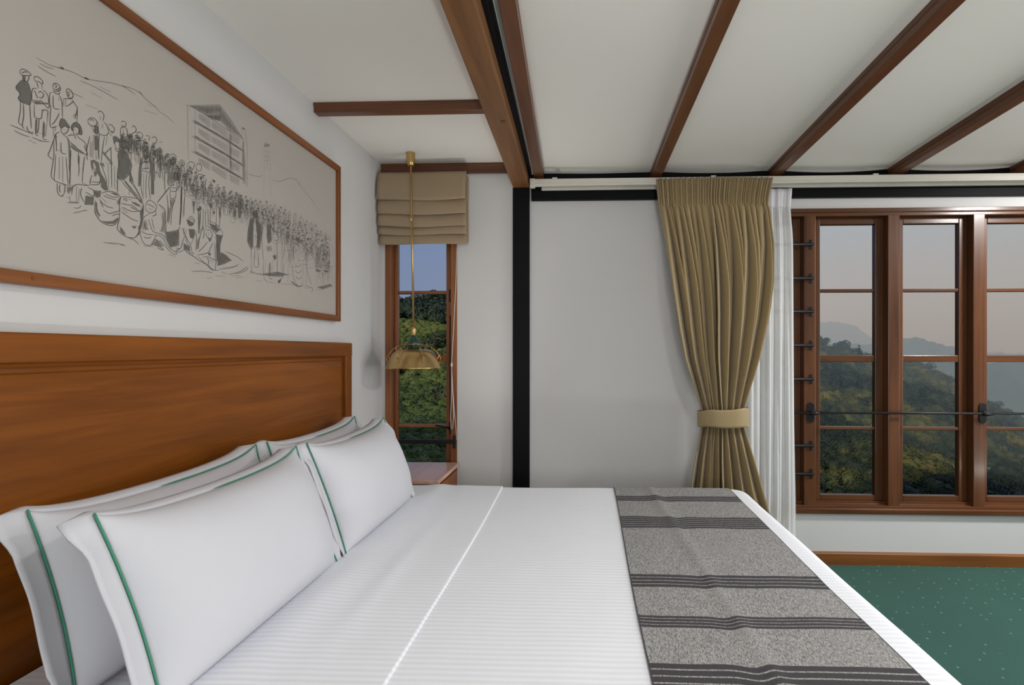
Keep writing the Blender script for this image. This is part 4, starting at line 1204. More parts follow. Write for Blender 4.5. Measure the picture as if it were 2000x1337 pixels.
# people between them
stroke('C', '290,70 315,45 350,65 372,110 360,190;310,110 330,170;290,190 300,330 330,370 400,382 440,340;370,200 410,240 442,340;350,220 352,280;310,360 300,500 305,720;380,400 350,600 340,740;330,760 400,960 410,1060;430,240 470,235 515,290 500,340 460,320 430,260;440,345 500,405;420,380 400,520')
hatch('C', '455,315 505,335 490,362', 40, 0.6); hatch('C', '320,740 380,770 380,820 330,800', 80, 0.7)
fill('C', '500,410 530,395 580,430 600,480 570,470 530,470 515,500')
stroke('C', '520,500 545,560 580,572 602,530 592,490;520,560 552,602 610,580;470,540 475,780 480,1100;562,640 575,780 560,900 555,1150;470,550 400,620 370,640;350,610 420,700 490,790;360,600 430,690 500,770;400,760 470,770;520,800 520,1120;430,780 440,1100')
fill('C', '615,520 620,460 660,450 710,490 716,530 690,542 670,570 620,555')
hatch('C', '570,620 620,580 680,610 720,700 755,790 730,900 650,980 575,980 565,860 585,760 565,680', 15, 0.7, 0.0015, cross=True, edge=True)
fill('C', '735,880 772,1020 730,1012')
stroke('C', '690,540 715,570 700,600;610,1000 720,1130 900,1310;660,1000 780,1150 905,1290;640,990 760,1150 890,1320;770,1020 870,1210;720,1000 800,1100 910,1300;560,990 560,1180;720,1130 720,1200', 0.0017)
hatch('C', '940,590 980,590 1010,670 1050,800 1062,1000 1062,1195 1022,1190 1020,960 1000,760 980,660', 84, 0.55, 0.0017, cross=True)
hatch('C', '915,640 870,740 850,860 845,1080 872,1085 882,900 905,740', 84, 0.55, 0.0016)
stroke('C', '915,600 940,580 975,590;920,640 930,700 960,712 982,660 960,620;935,655 945,652;880,760 868,850 960,880 1000,892 1012,830;890,840 950,836 1000,830;890,780 930,740 1000,740;890,880 880,1060 912,1260;960,900 950,1100 955,1250;1000,900 990,1060 1012,1260;920,900 915,1200')
stroke('C', '610,200 640,185 675,210 672,250 640,260 615,235;600,290 605,370 640,412 690,400;600,290 640,265 690,300 690,400;640,300 640,370;690,320 712,450;760,270 790,250 815,300 800,340;740,400 770,350 830,330;750,450 800,470;755,480 750,720;790,480 795,730;820,370 860,335 905,370 890,420 840,410;810,470 900,450 930,500;800,520 870,700 860,780;840,480 900,560')
hatch('C', '820,390 890,420 870,440 825,420', 30, 0.6); hatch('C', '1090,565 1120,570 1110,620 1095,620', 80, 0.5, 0.0016)
stroke('C', '1040,640 1070,610 1130,640 1150,760 1140,980;1040,650 1060,800 1070,1000;1070,900 1110,890 1130,960;1030,420 1070,400 1100,440 1080,490 1040,480;1130,480 1180,470;1140,560 1190,600;950,380 1000,400 990,460;960,480 1030,560')
# sacks and the seated man beside them
stroke('D', '440,480 432,640 450,700 520,800 620,855 720,862 790,800;540,370 600,350 680,340 760,370 822,420 812,540 822,640;500,460 560,530 640,580 720,600;520,500 545,550 560,585;600,380 700,425 800,432;560,620 650,680 740,660 820,640;700,722 760,690 815,700;450,500 470,640 520,720;560,400 640,440 760,470;540,440 620,520')
hatch('D', '520,790 620,842 740,842 800,780 790,740 700,800 600,802', 20, 0.7, 0.0014, cross=True)
hatch('D', '440,490 470,520 480,640 520,720 500,760 440,660', 75, 0.9); hatch('D', '640,350 760,370 815,430 740,400', 25, 0.7); hatch('D', '770,480 820,440 815,560 780,540', 80, 0.8)
stroke('D', '830,440 860,425 960,430 1100,462 1175,540 1170,640 1140,800 1110,960 1050,1050 920,1040 800,950 780,880 810,760 812,560 830,440;870,480 900,448 930,480 890,490;1000,500 1030,530 1060,515 1080,550 1110,565;950,460 990,480;850,580 1000,650 1130,640;830,520 920,545 1000,560 1090,620;840,650 990,760 1100,800;820,900 860,960 900,1000;820,940 880,1010;980,580 1060,620 1150,660;840,600 950,680')
hatch('D', '1175,560 1125,660 1142,820 1100,900 1112,960 1060,1040 1120,1000 1172,800 1185,660', 82, 0.6, 0.0016, cross=True); hatch('D', '1000,870 1080,880 1055,912 1020,905', 15, 0.5, 0.0016)
hatch('D', '990,490 1110,540 1160,590 1060,560', 35, 0.7); hatch('D', '810,860 900,970 920,1030 820,960', 50, 1.0)
stroke('D', '1390,540 1440,560 1500,610 1520,700 1525,950 1512,1090;1430,560 1490,630')
hatch('D', '1450,660 1512,640 1522,1000 1440,960 1470,820', 82, 0.8, cross=False)
stroke('D', '1210,570 1260,480 1340,512 1382,580 1360,640 1290,672 1220,630 1210,570;1240,540 1300,560 1350,600;1260,600 1320,630;1360,640 1372,700 1312,722;1290,680 1190,740 1150,860 1130,960 1150,1060 1200,1150 1290,1172 1350,1070 1382,1010;1260,770 1300,900 1340,962 1480,1012 1500,1062;1310,762 1330,860 1355,940;1140,950 1240,1000 1330,1002;1200,800 1210,900 1260,930;1330,1012 1460,1042 1560,1190 1692,1290 1640,1302 1520,1190 1430,1090;1390,1200 1440,1230 1490,1242 1450,1200 1400,1180;1180,1040 1250,1060 1300,1040')
hatch('D', '1150,860 1190,760 1230,780 1260,940 1180,950', 70, 1.2); hatch('D', '1290,1160 1360,1070 1430,1100 1500,1190 1400,1190', 20, 0.8)
hatch('D', '1530,960 1730,960 1730,1180 1620,1200 1530,1080', 35, 1.0, 0.0013, cross=True)
for s in ('100,680 260,640 320,630', '560,1130 760,1140 900,1170', '640,1140 760,1160', '940,1050 1040,1090 1110,1160', '1180,1180 1330,1190', '820,1160 900,1180', '0,510 120,520 190,515', '110,590 180,600 230,560', '0,430 60,450'): stroke('D', s, 0.0012)
# man with a long stick, tall robed people
fill('E', '285,200 340,165 382,185 372,262 335,282')
hatch('E', '200,390 250,375 330,400 410,400 430,560 400,560 360,620 320,640 250,620 240,480', 70, 1.0, 0.0013); fill('E', '345,440 405,430 405,545 362,545')
stroke('E', '280,120 340,90 390,130 380,180;250,130 300,160;200,380 190,480 188,600 205,770;250,480 250,620 320,642 362,620;410,400 435,560 465,640 420,690;290,680 412,690 382,742 300,740 290,680;290,742 290,842 332,872 382,842 392,742;230,800 250,1000 238,1290;262,1300 300,1020 285,880;380,880 340,980 310,1150 300,1330;205,770 275,680;180,280 300,290')
stroke('E', '290,660 200,770 60,942;480,660 472,1000 450,1337;495,660 488,1000 462,1337', 0.002)
hatch('E', '290,880 372,880 330,1000 300,1080', 80, 0.8); hatch('E', '250,1000 300,1040 265,1290 240,1280', 84, 0.9); hatch('E', '475,660 500,680 482,960 465,960', 86, 0.6, 0.0014)
stroke('E', '450,230 490,195 542,240 530,290 490,302 455,262 450,230;460,240 500,230 520,270;570,290 640,230 712,262 690,340 650,400 600,380 570,290;600,290 650,330 640,390;740,290 780,265 832,300 822,380 772,382 740,330;760,480 800,440 880,470 900,460;420,300 430,420 440,600;560,480 540,580 530,700;640,500 638,700 740,720;560,440 580,460 640,440;760,580 770,820;842,560 862,720 850,850;540,700 545,820 525,1000 515,1190;540,860 530,1180;600,700 560,740;690,620 720,720;920,520 900,660 930,760;1010,600 1000,760;930,780 940,960;870,600 880,660;560,800 620,860;745,300 745,1060')
for s in ('640,400 680,420 660,440', '800,490 840,500 820,540', '1020,540 1070,560 1050,590', '680,920 712,930 700,1000', '340,170 370,240 350,260'): fill('E', s)
hatch('E', '680,920 715,930 715,1130 690,1150', 86, 0.7); hatch('E', '1470,760 1520,800 1532,1210 1470,1210', 86, 0.55, 0.0016); hatch('E', '1400,1040 1440,1080 1440,1170 1395,1160', 80, 0.6, 0.0015)
# seated pair in front
stroke('G', '400,312 440,270 490,310 502,360 470,376 420,342 400,312;420,300 460,320 490,350;375,322 400,400 440,424;330,450 330,560 390,660 440,740 462,860;370,480 350,560;520,500 532,640 520,830;340,590 300,700 270,790 200,830 240,852 320,822;350,640 385,710 420,760;262,440 240,500 250,600;200,780 240,800 270,790;400,850 460,880 490,860;300,460 340,540 400,680;440,720 490,640')
fill('G', '378,322 400,340 420,345 470,380 485,400 440,425 400,400'); hatch('G', '400,470 500,480 512,570 480,642 430,620', 70, 0.7, 0.0015, cross=True)
hatch('G', '40,520 240,480 250,640 200,760 100,780 40,680', 30, 1.0, 0.0013, cross=True); hatch('G', '320,700 430,760 430,850 320,820', 60, 0.8, cross=True); hatch('G', '540,640 590,600 560,820 530,800', 80, 0.8)
stroke('G', '640,420 600,560 570,700 560,800;700,430 760,462 850,560 842,640;730,340 860,400 930,480 962,570 922,720 912,960 850,1000;700,510 740,490 790,560 760,640 700,600 690,540;720,530 740,580;800,700 760,790 720,862 552,902;560,850 640,780 712,690;552,920 640,1010 720,1070 830,1150 850,1000 830,982 720,932 640,930;700,940 730,1000 720,1070;740,960 800,1020;830,700 840,900 835,980;640,430 660,520 640,640;860,660 880,800 870,920;760,420 840,480 920,500;740,390 800,420 880,430', 0.0016)
hatch('G', '860,560 962,580 922,720 912,960 860,1000 850,760', 78, 0.6, 0.0016, cross=True); hatch('G', '740,380 860,420 930,490 870,540 780,470', 25, 0.7, 0.0014); hatch('G', '730,610 780,640 760,700 730,660', 60, 0.6, 0.0016); hatch('G', '720,860 770,870 760,920 730,900', 60, 0.5, 0.0018)
hatch('G', '930,850 1020,900 1110,990 1000,1050 880,1080 870,1020', 25, 0.7, 0.0015, cross=True)
for s in ('350,830 440,900 520,940', '460,900 560,980 700,1060 780,1140 900,1150', '450,1170 640,1165 800,1190', '900,1130 1100,1110 1220,1050', '1000,840 1200,930 1300,1010', '1060,1220 1240,1170 1360,1090', '700,1280 790,1270', '940,1180 1040,1210', '860,1240 1000,1250', '960,1110 1200,1080', '1100,1240 1260,1240', '500,1030 580,1040', '70,890 200,930'): stroke('G', s, 0.0014)
for x_ in (560, 590, 640, 680, 720, 760, 860, 910):
    stroke('G', f'{x_},{150+arnd.randint(-60,40)} {x_+arnd.randint(-12,12)},300 {x_+arnd.randint(-14,10)},{arnd.randint(420,520)}', 0.0015)
fill('G', '540,160 600,110 610,150 570,185'); fill('G', '740,60 790,70 780,130 750,110'); fill('G', '800,200 830,190 820,235'); hatch('G', '565,200 600,190 595,560 560,560', 86, 0.7, 0.0015); hatch('G', '900,100 930,110 935,300 905,320', 86, 0.7, 0.0014)
# standing group at the right end
fill('H', '222,270 262,268 266,340 228,348')
hatch('H', '180,370 222,358 218,560 216,690 196,736 150,640 160,480', 80, 0.6, 0.0015, cross=True, edge=True); hatch('H', '250,370 310,430 326,540 300,730 262,720 272,600', 80, 0.6, 0.0015, cross=True, edge=True)
stroke('H', '196,740 192,1042;240,720 234,940 286,952 282,800;270,730 282,940;210,910 212,1040;180,1030 205,1045;235,560 270,600 300,590;230,600 260,640;330,250 372,240 378,310 342,322 330,250;350,370 330,560 340,780 352,890;352,370 400,370;400,380 430,430 460,480 532,580 520,632 460,622;440,460 480,560;345,900 350,1080 392,1145;370,900 368,1060;430,900 415,1080 462,1115;460,880 450,1060;510,640 515,800 520,1060;610,410 630,450 652,482 690,400;600,560 610,700 590,880;600,900 590,1060 542,1142;660,920 650,1152;570,490 565,1080;585,490 580,1080;640,700 660,800 650,900;740,560 780,600 830,560;740,680 790,660 842,682 882,760 860,842;720,700 722,820 740,860;700,920 720,1100 780,1200 842,1190;840,880 832,1182;740,920 760,960 820,930;740,1000 780,1040 825,1000;745,1080 790,1110 825,1080;870,930 910,1080 942,1190;885,920 880,1180;840,930 900,932;1010,1020 1012,1190;1040,1020 1060,1182;1100,700 1160,720 1172,830 1150,1012 1100,1002;1110,1020 1102,1170;1140,1020 1142,1170;1080,1020 1080,1180;1050,760 1080,900;940,680 935,800 962,830;900,700 905,760')
hatch('H', '390,420 440,440 452,640 402,680 385,560', 80, 0.7, 0.0014, cross=True); hatch('H', '460,820 502,810 512,860 480,880', 60, 0.5, 0.0017); hatch('H', '380,700 440,690 460,760 400,780', 75, 0.8)
hatch('H', '620,500 672,520 652,680 620,700', 80, 0.7, 0.0014); fill('H', '612,420 650,480 640,470'); hatch('H', '1000,690 1062,700 1062,1000 990,990', 84, 0.7, 0.0014); hatch('H', '930,680 960,690 950,810 930,790', 84, 0.6)
hatch('H', '410,910 440,910 440,1080 415,1080', 84, 0.7); hatch('H', '740,620 790,600 840,640 780,660', 20, 0.6); hatch('H', '1100,520 1130,520 1140,680 1110,690', 84, 0.7); hatch('H', '990,990 1060,1000 1060,1030 995,1020', 10, 0.6, 0.0016); hatch('H', '1095,1000 1155,1010 1150,1030 1100,1025', 10, 0.6, 0.0016)
hatch('H', '280,1050 520,1020 692,1060 560,1085 350,1065', 6, 0.6, 0.0015); hatch('H', '1000,1212 1180,1170 1215,1200 1090,1242', 8, 0.6, 0.0016); hatch('H', '520,1130 570,1110 560,1160 530,1165', 30, 0.5, 0.0017); hatch('H', '690,1130 780,1200 860,1185 780,1215 700,1170', 20, 0.6, 0.0015)
for s in ('0,1050 120,1010 160,960', '0,1100 100,1090', '860,1190 960,1230 940,1270', '250,1130 330,1140', '400,1150 500,1165', '560,1170 700,1180', '850,1220 920,1230', '1000,1240 1080,1250', '180,1010 240,1040 330,1055'): stroke('H', s, 0.0014)

# the packed crowd behind
def figure(x, y, h, rnd):
    """one small standing figure: head at (x, y), height h, in sheet pixels"""
    k = h/40.0; hw_ = 3.1*k*rnd.uniform(0.85, 1.15); sway = rnd.uniform(-1.2, 1.2)*k
    P_ = lambda *q: [paper(x + a*k, y + c*k) for (a, c) in q]
    w = 0.0008
    t = rnd.random()
    head = [(2.4*math.cos(a)*0.85, 2.9*math.sin(a)) for a in [2*math.pi*i/10 for i in range(11)]]
    ribbon(P_(*head), w)
    if t < 0.55:
        tb = [(-3.3, -0.4), (-3.4, -2.6), (-1.5, -4.6), (1.6, -4.7), (3.5, -2.6), (3.2, -0.6), (0, -1.4), (-3.3, -0.4)]
        ribbon(P_(*smooth_path(tb, 3)), w); ribbon(P_((-2.5, -2.8), (0, -2.0), (2.6, -3.2)), w)
    else:
        hatch_px([(x-2.6*k, y-3.2*k), (x+2.6*k, y-3.2*k), (x+2.6*k, y-0.8*k), (x-2.6*k, y-0.4*k)], 1.2, 0.7, 0.0013)
    sl = rnd.uniform(4.2, 5.6); bl_ = rnd.uniform(20, 30)
    ribbon(P_(*smooth_path([(-1.2, 3.2), (-sl, 5.5), (-sl-0.6, 14), (-sl*0.85 + sway, bl_)], 3)), w)
    ribbon(P_(*smooth_path([(1.2, 3.2), (sl, 5.5), (sl+0.6, 14), (sl*0.85 + sway, bl_)], 3)), w)
    ribbon(P_((-sl*0.8 + sway, bl_), (0, bl_+1), (sl*0.8 + sway, bl_)), w)
    ribbon(P_(*smooth_path([(-sl*0.9, 7), (-0.5, 12 + rnd.uniform(-2, 2)), (sl*0.8, 9 + rnd.uniform(-2, 4))], 3)), w)
    for _ in range(rnd.randint(2, 4)):
        xx = rnd.uniform(-sl*0.8, sl*0.8)
        ribbon(P_((xx, rnd.uniform(8, 14)), (xx + rnd.uniform(-0.6, 0.6), rnd.uniform(18, bl_))), 0.0007)
    if rnd.random() < 0.4:
        a = rnd.choice((-1, 1))
        hatch_px([(x, y+5*k), (x+a*sl*k, y+6*k), (x+a*sl*k, y+bl_*k*0.9), (x, y+bl_*k*0.8)], 1.45, rnd.uniform(0.8, 1.2), 0.0010)
    if bl_ < 27:
        for a in (-1.8, 1.8):
            ribbon(P_((a + sway, bl_), (a + sway, 37), (a + sway + 1.5, 39)), w)
crnd = random.Random(5)
top_l = [(232, 262), (262, 262), (300, 286), (340, 308), (380, 338), (420, 362), (460, 378), (500, 392), (540, 402), (580, 420), (612, 438), (636, 462), (644, 490)]
bot_l = [(232, 275), (262, 272), (300, 300), (340, 325), (372, 362), (400, 380), (440, 392), (476, 408), (490, 415), (520, 428), (560, 455), (600, 480), (644, 520)]
for row in range(5):
    x = 238.0 + crnd.uniform(0, 5)
    while x < 644:
        t0, t1 = interp(top_l, x), interp(bot_l, x)
        hgt = interp([(232, 40), (300, 40), (400, 36), (480, 28), (560, 26), (644, 30)], x)
        y = t0 + (t1 - t0)*row/4.0 + crnd.uniform(-2, 2)
        if row/4.0*(t1-t0) < (t1 - t0) + 1:
            figure(x, y, hgt*(0.9 + 0.05*row), crnd)
        x += hgt*0.36*crnd.uniform(0.8, 1.25)
for (x, y, h) in ((498, 428, 80), (560, 440, 78), (585, 445, 84), (604, 470, 72), (622, 462, 84), (538, 430, 76), (472, 402, 44), (455, 402, 46), (634, 500, 60), (640, 470, 82), (575, 470, 70)):
    figure(x, y, h, crnd)
WASH.build('shading_strokes', M['ink_wash'], pic, label='fine grey hatching of the pen drawing')
dg = INK.build('ink_drawing', M['ink'], pic, label='pen drawing of a crowd, sacks and a factory building')

# ------------------------------------------------------------------ the hills outside
rng = np.random.default_rng(11)
def upx(px):
    p = (px - PX)/F; t = math.tan(YAW)
    return (p - t)/(1 + p*t)
CREST = [(-1000, 0.16), (400, 0.11), (778, 0.066), (1000, 0.05), (1300, 0.028), (1500, 0.006), (1600, -0.004), (1690, -0.025), (1760, -0.042), (1830, -0.060), (1865, -0.078), (1925, -0.112), (2000, -0.140), (2150, -0.19), (2500, -0.26), (5000, -0.32)]
CR = [(upx(a) if a < 2400 else 1.6*(1 if a < 3000 else 2.4), e) for (a, e) in CREST]
def crest(u): return np.interp(u, [c[0] for c in CR], [c[1] for c in CR])
def rcrest(u): return np.interp(u, [-1.0, -0.2, 0.35, 0.9, 2.0], [150, 140, 210, 230, 200])
def fbm(x, y, s, seed):
    r = np.zeros_like(x); a = 1.0
    for k in range(4):
        r += a*np.sin(x*s*1.3 + 1.7*np.sin(y*s*0.9 + seed + k) + seed*2.1 + k)*np.cos(y*s*1.1 + 1.3*np.sin(x*s*0.7 + k*2) + seed)
        s *= 2.1; a *= 0.5
    return r
def ground(u, d):
    """height of the ground at sideways slope u = X/Y and distance Y = d"""
    u = np.asarray(u, float); d = np.asarray(d, float)
    R = rcrest(u); e = crest(u)
    d0 = 30.0; z0 = -0.36*d0 + CAM.z
    zc = e*R + CAM.z
    t = np.clip((d - d0)/(R - d0), 0, 1)
    z_face = z0 + (zc - z0)*(t**0.85)
    near = np.clip((d - 4)/(d0 - 4), 0, 1)
    z_near = -2.6 + (z0 + 2.6)*near
    z_back = zc - 0.55*(d - R) - 8*(1 - np.exp(-(d - R)/40.0))
    z = np.where(d < d0, z_near, np.where(d < R, z_face, z_back))
    w = np.clip((d - 15)/60, 0, 1)*np.clip(1 - (d - R)/60, 0.2, 1)*(1 - 0.75*np.exp(-((d - R)/22.0)**2))
    return z + w*2.2*fbm(u*d, d, 0.035, 2.0)

us = np.concatenate([np.linspace(-2.2, -0.6, 14), np.linspace(-0.55, 1.15, 110), np.linspace(1.2, 2.6, 14)])
ds = np.concatenate([np.linspace(4.2, 30, 14), np.linspace(33, 260, 70), np.linspace(270, 420, 14)])
U, D_ = np.meshgrid(us, ds, indexing='ij')
Z = ground(U, D_)
V = np.stack([U*D_, D_, Z], -1).reshape(-1, 3)
nu, nd = U.shape
hs = MB(); hs.v = [tuple(p) for p in V]
hs.f = [(i*nd+j, (i+1)*nd+j, (i+1)*nd+j+1, i*nd+j+1) for i in range(nu-1) for j in range(nd-1)]
o = hs.build('hillside', M['soil'], smooth=True, origin=(0, 100, -10)); tag(o, 'green hillside rising outside the windows', 'hill', kind='structure')

# unseen hill added behind the house, shaped to shade house and near slope
def back(u, v):
    x = -220 + 440*u; y = -28 - 90*v
    h = -2.5 + (45 - 13*math.exp(-((x+60)/14)**2))*min(1, v*1.9)*(0.97 + 0.03*math.sin(x*0.21) + 0.015*math.sin(x*0.6))
    return (x, y, h)
o = MB().grid(back, 160, 20).build('hillside', M['soil'], smooth=True); tag(o, 'added hill behind the house that shades the near slope', 'hill', kind='structure')

def leaf_cloud(centres, radii, n_leaf, size, squash=0.8, jitter=0.25):
    """joined mesh of small leaf blades scattered over crowns; returns verts (N,3), tris count"""
    n = len(centres)
    c = np.repeat(centres, n_leaf, 0); r = np.repeat(radii, n_leaf, 0)
    d = rng.normal(size=(len(c), 3)); d /= np.linalg.norm(d, axis=1)[:, None]
    d[:, 2] = np.where(d[:, 2] < -0.35, -d[:, 2], d[:, 2])
    rad = 1 - jitter*rng.random(len(c))
    p = c + d*(r*rad)[:, None]*np.array([1, 1, squash])
    nrm = d + 0.7*rng.normal(size=d.shape); nrm /= np.linalg.norm(nrm, axis=1)[:, None]
    t1 = np.cross(nrm, rng.normal(size=d.shape)); t1 /= np.linalg.norm(t1, axis=1)[:, None]
    t2 = np.cross(nrm, t1)
    s = np.repeat(size, n_leaf, 0) if hasattr(size, '__len__') else np.full(len(c), size)
    s = (s*(0.6 + 0.8*rng.random(len(c))))[:, None]
    a = p + t1*s; b_ = p - t1*s*0.6 + t2*s*0.8; e = p - t1*s*0.6 - t2*s*0.8
    return np.stack([a, b_, e], 1).reshape(-1, 3)

ICO_V = None
def ico(sub=1):
    t = (1+5**0.5)/2
    v = np.array([(-1,t,0),(1,t,0),(-1,-t,0),(1,-t,0),(0,-1,t),(0,1,t),(0,-1,-t),(0,1,-t),(t,0,-1),(t,0,1),(-t,0,-1),(-t,0,1)], float)
    v /= np.linalg.norm(v, axis=1)[:, None]
    f = np.array([(0,11,5),(0,5,1),(0,1,7),(0,7,10),(0,10,11),(1,5,9),(5,11,4),(11,10,2),(10,7,6),(7,1,8),(3,9,4),(3,4,2),(3,2,6),(3,6,8),(3,8,9),(4,9,5),(2,4,11),(6,2,10),(8,6,7),(9,8,1)])
    return v, f
IV, IF = ico()
def cores(centres, radii, k, squash):
    n = len(centres)
    v = centres[:, None, :] + IV[None]*(radii*k)[:, None, None]*np.array([1, 1, squash])*(1 + 0.18*rng.normal(size=(n, 12, 1)))
    f = IF[None] + (np.arange(n)*12)[:, None, None]
    return v.reshape(-1, 3), f.reshape(-1, 3)

def tri_object(name, V, Fc, mat, parent=None, origin=(0, 0, 0)):
    me = bpy.data.meshes.new(name)
    o0 = WLOC[parent] if parent is not None else Vector(origin)
    V = V - np.array(o0)
    me.vertices.add(len(V)); me.vertices.foreach_set('co', V.astype(np.float32).ravel())
    me.loops.add(len(Fc)*3); me.loops.foreach_set('vertex_index', Fc.astype(np.int32).ravel())
    me.polygons.add(len(Fc)); me.polygons.foreach_set('loop_start', np.arange(0, len(Fc)*3, 3, dtype=np.int32))
    me.update(); me.validate()
    o = bpy.data.objects.new(name, me); COL.objects.link(o)
    return finish(o, o0, mat, parent)

def foliage(name, C, R, n_leaf, leaf, mat, squash=0.8, parent=None, core=0.8, origin=(0,0,0)):
    vc, fc = cores(C, R, core, squash)
    vl = leaf_cloud(C, R, n_leaf, leaf, squash)
    fl2 = np.arange(len(vl)).reshape(-1, 3) + len(vc)
    return tri_object(name, np.concatenate([vc, vl]), np.concatenate([fc, fl2]), mat, parent, origin)

def scatter(u0, u1, n, dmin, keep=None, tmax=1.02):
    u = rng.uniform(u0, u1, n); R = rcrest(u)
    t = rng.random(n)**0.8
    d = dmin + (R*tmax - dmin)*t
    x = u*d
    if keep is not None:
        k = keep(u, d, R); u, d, x, R = u[k], d[k], x[k], R[k]
    return u, d, x, ground(u, d), R

# tea bushes on the slope seen through the narrow window
u, d, x, z, R = scatter(-0.50, 0.05, 10500, 28, tmax=0.97)
r = 0.45 + 0.35*rng.random(len(u))
rowz = 0.0
C = np.stack([x, d, z + r*0.35], -1)
o = foliage('tea_bushes', C, r*1.35, 36, 0.10, M['tea'], 0.62, core=0.9, origin=(-35, 90, -5))
tag(o, 'tea bushes covering the green slope outside the narrow window', 'tea bushes', kind='stuff')
# shrubs and low trees between the tea
u, d, x, z, R = scatter(-0.50, 0.10, 420, 40, keep=lambda u, d, R: (fbm(u*d, d, 0.05, 5.0) > 0.15))
r = 0.9 + 1.1*rng.random(len(u))
o = foliage('hill_shrubs', np.stack([x, d, z + r*0.6], -1), r, 90, 0.24, M['forest'], 0.85, origin=(-35, 90, -5))
tag(o, 'darker shrubs scattered through the tea slope', 'shrubs', kind='stuff')
# dark wood near the top of that slope
u, d, x, z, R = scatter(-0.42, -0.05, 500, 40, keep=lambda u, d, R: (d > R*(0.80 - 0.5*(u+0.30))) , tmax=1.03)
r = 2.0 + 1.6*rng.random(len(u))
o = foliage('hilltop_wood', np.stack([x, d, z + r*0.7], -1), r, 170, 0.34, M['tree'], 0.9, origin=(-35, 130, 5))
tag(o, 'dark trees massed below the hill crest, narrow window', 'wood', kind='stuff')
# forest on the spur seen through the wide window
u, d, x, z, R = scatter(0.05, 1.10, 3300, 85)
r = (1.0 + 1.5*rng.random(len(u)))*np.clip(d/130, 0.6, 1.2)
o = foliage('forest_canopy', np.stack([x, d, z + r*0.75], -1), r, 190, 0.17, M['forest'], 0.95, origin=(90, 120, -15))
tag(o, 'mixed forest covering the spur outside the wide window', 'forest', kind='stuff')
u = rng.uniform(0.05, 1.10, 4300); d = 30 + 66*rng.random(4300)**0.75; x = u*d; z = ground(u, d)
r = (0.8 + 1.1*rng.random(len(u)))*np.clip(d/75, 0.6, 1.25)
o = foliage('hill_scrub', np.stack([x, d, z + r*0.5], -1), r, 190, 0.085, M['forest'], 0.9, origin=(40, 60, -15))
tag(o, 'low green scrub on the near slope below the wide window', 'scrub', kind='stuff')

def tree(px, dist_k, h, w, label, conical=False, lift=0.0):
    u0 = upx(px); R = float(rcrest(np.array(u0)))
    d = R*dist_k; x = u0*d; z = float(ground(np.array(u0), np.array(d))) - 0.3
    root = empty('hill_tree', (x, d, z)); tag(root, label, 'tree', 'single trees standing out on the hills')
    MB().tube([(x, d, z), (x+0.1, d, z+h*0.35), (x-0.1, d+0.1, z+h*0.62), (x, d, z+h*0.8)], [w*0.05, w*0.04, w*0.025, w*0.01], 7).build('trunk', M['bark'], root)
    n = 9
    if conical:
        hh = np.linspace(0.22, 0.95, 11)
        C = np.stack([x + 0.05*rng.normal(size=11), d + 0.05*rng.normal(size=11), z + h*hh], -1); r = w*0.5*(1.08 - hh)
    else:
        C = np.stack([x + w*0.30*rng.normal(size=n), d + w*0.25*rng.normal(size=n), z + h*(0.62 + 0.15*rng.normal(size=n))], -1)
        r = w*(0.2 + 0.13*rng.random(n))
    foliage('crown', C, r, 130, w*0.045, M['tree'], 0.85, parent=root, core=0.6)
    return root
TR = [(1601, 1.0, 5.5, 5.0, 'dark tree rising on the spur at the left bay edge'),
      (1643, 1.0, 5.2, 5.0, 'spreading flat-topped tree on the crest, first clear bay'),
      (1771, 1.0, 4.6, 4.2, 'small wispy tree on the spur, left in the second clear bay'),
      (1802, 1.0, 5.6, 5.0, 'round-crowned tree standing tallest on the spur, second clear bay'),
      (1836, 1.0, 3.6, 3.6, 'low rounded tree sloping down the spur, second clear bay'),
      (1932, 1.0, 4.2, 4.8, 'rounded tree on the spur beside the locking rod plate'),
      (1968, 1.0, 3.6, 4.0, 'small tree right of the locking rod plate'),
      (842, 1.0, 7.0, 6.5, 'large dark tree on the hill crest right of the lamp rod'),
      (862, 0.98, 7.6, 6.0, 'large dark tree on the crest at the narrow window edge'),
      (792, 1.0, 4.6, 2.6, 'slim dark tree on the crest left of the lamp rod')]
for t in TR:
    k_ = 1.3 if t[0] > 1000 else 0.85
    tree(t[0], t[1], t[2]*k_, t[3]*k_, t[4])
tree(1678, 0.72, 9.5, 3.6, 'pale conical tree in the forest, first clear bay', conical=True)

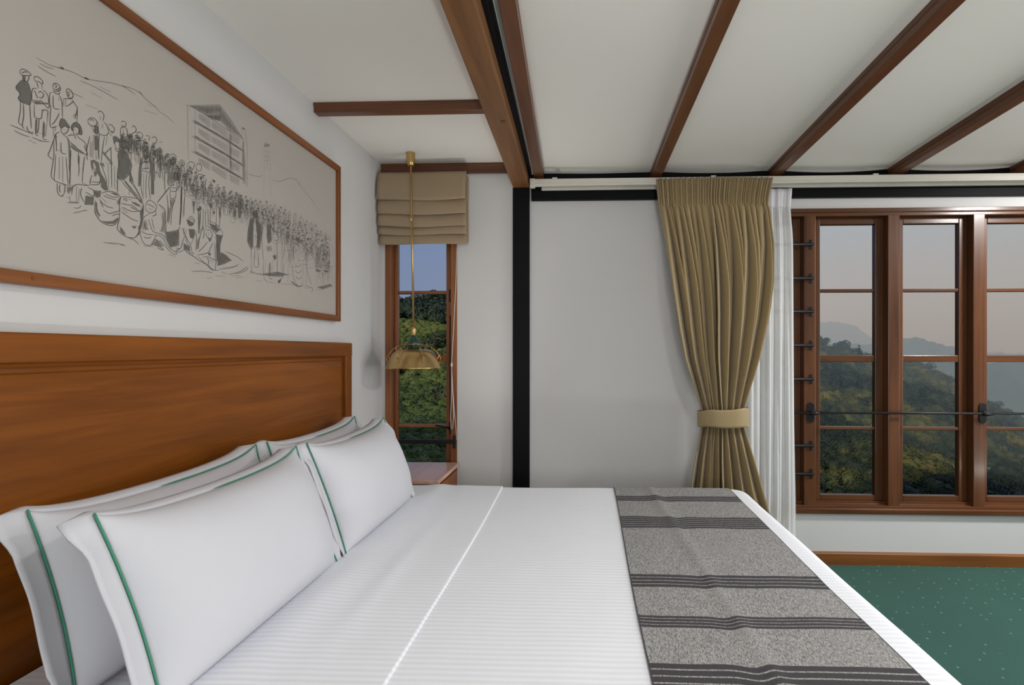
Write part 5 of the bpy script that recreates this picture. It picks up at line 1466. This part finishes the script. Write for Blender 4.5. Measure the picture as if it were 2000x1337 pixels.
# far ridges, lost in haze
def ridge(name, pts, dist, label, depth):
    us_ = np.array([upx(a) for a, _ in pts]); es = np.array([(PY - y)/F for _, y in pts])
    uu = np.linspace(us_[0], us_[-1], 160)
    def fn(s, t):
        u_ = us_[0] + (us_[-1]-us_[0])*s
        e = float(np.interp(u_, us_, es))
        zc = e*dist + CAM.z
        jit = dist*0.0012*math.sin(u_*170) + dist*0.0009*math.sin(u_*410 + 1)
        y = dist + depth*(2*t - 1)
        k = 1 - abs(2*t - 1)**1.4
        zb = -dist*0.22
        return (u_*dist, y, zb + (zc + jit - zb)*k)
    o = MB().grid(fn, 160, 13).build(name, M['ridge'], smooth=True)
    return tag(o, label, 'mountain', kind='structure')
ridge('distant_ridge', [(1100, 690), (1350, 676), (1500, 672), (1700, 672), (1760, 660), (1800, 660), (1830, 671), (1865, 677), (1925, 690), (2000, 694), (2200, 700), (2500, 705)], 900, 'bluish far ridge low behind the spur', 220)
ridge('distant_ridge', [(1100, 668), (1450, 648), (1560, 634), (1600, 629), (1645, 630), (1670, 637), (1690, 650), (1705, 662), (1800, 680), (2000, 690), (2500, 694)], 1700, 'pale far mountain with a broad summit on the horizon', 420)
ridge('distant_ridge', [(1500, 720), (1760, 708), (1865, 705), (1925, 708), (2000, 704), (2300, 716), (2600, 720)], 520, 'hazy blue valley side beyond the spur', 140)
ridge('distant_ridge', [(300, 590), (700, 594), (778, 594), (800, 600), (830, 608), (900, 614), (1100, 640)], 700, 'blue hill just above the tea slope crest', 160)

# valley haze
hzm = MB()
fp = [(75, 40), (4200, 2600), (200, 2600), (8, 40)]          # the valley opens to the right of the tea slope
hzm.add([(x, y, -420) for (x, y) in fp] + [(x, y, 190) for (x, y) in fp],
        [(3, 2, 1, 0), (4, 5, 6, 7), (0, 1, 5, 4), (1, 2, 6, 5), (2, 3, 7, 6), (3, 0, 4, 7)])
hz = hzm.build('valley_haze', None)
tag(hz, 'thin blue morning haze filling the valley', 'haze', kind='stuff')
hm = bpy.data.materials.new('haze'); hm.use_nodes = True
N_, L_ = hm.node_tree.nodes, hm.node_tree.links
N_.clear()
vo = N_.new('ShaderNodeVolumeScatter'); vo.inputs['Color'].default_value = (0.60, 0.80, 1.0, 1); vo.inputs['Density'].default_value = 0.0013
vo.inputs['Anisotropy'].default_value = 0.0
oo = N_.new('ShaderNodeOutputMaterial'); L_.new(vo.outputs[0], oo.inputs['Volume'])
hz.data.materials.append(hm)
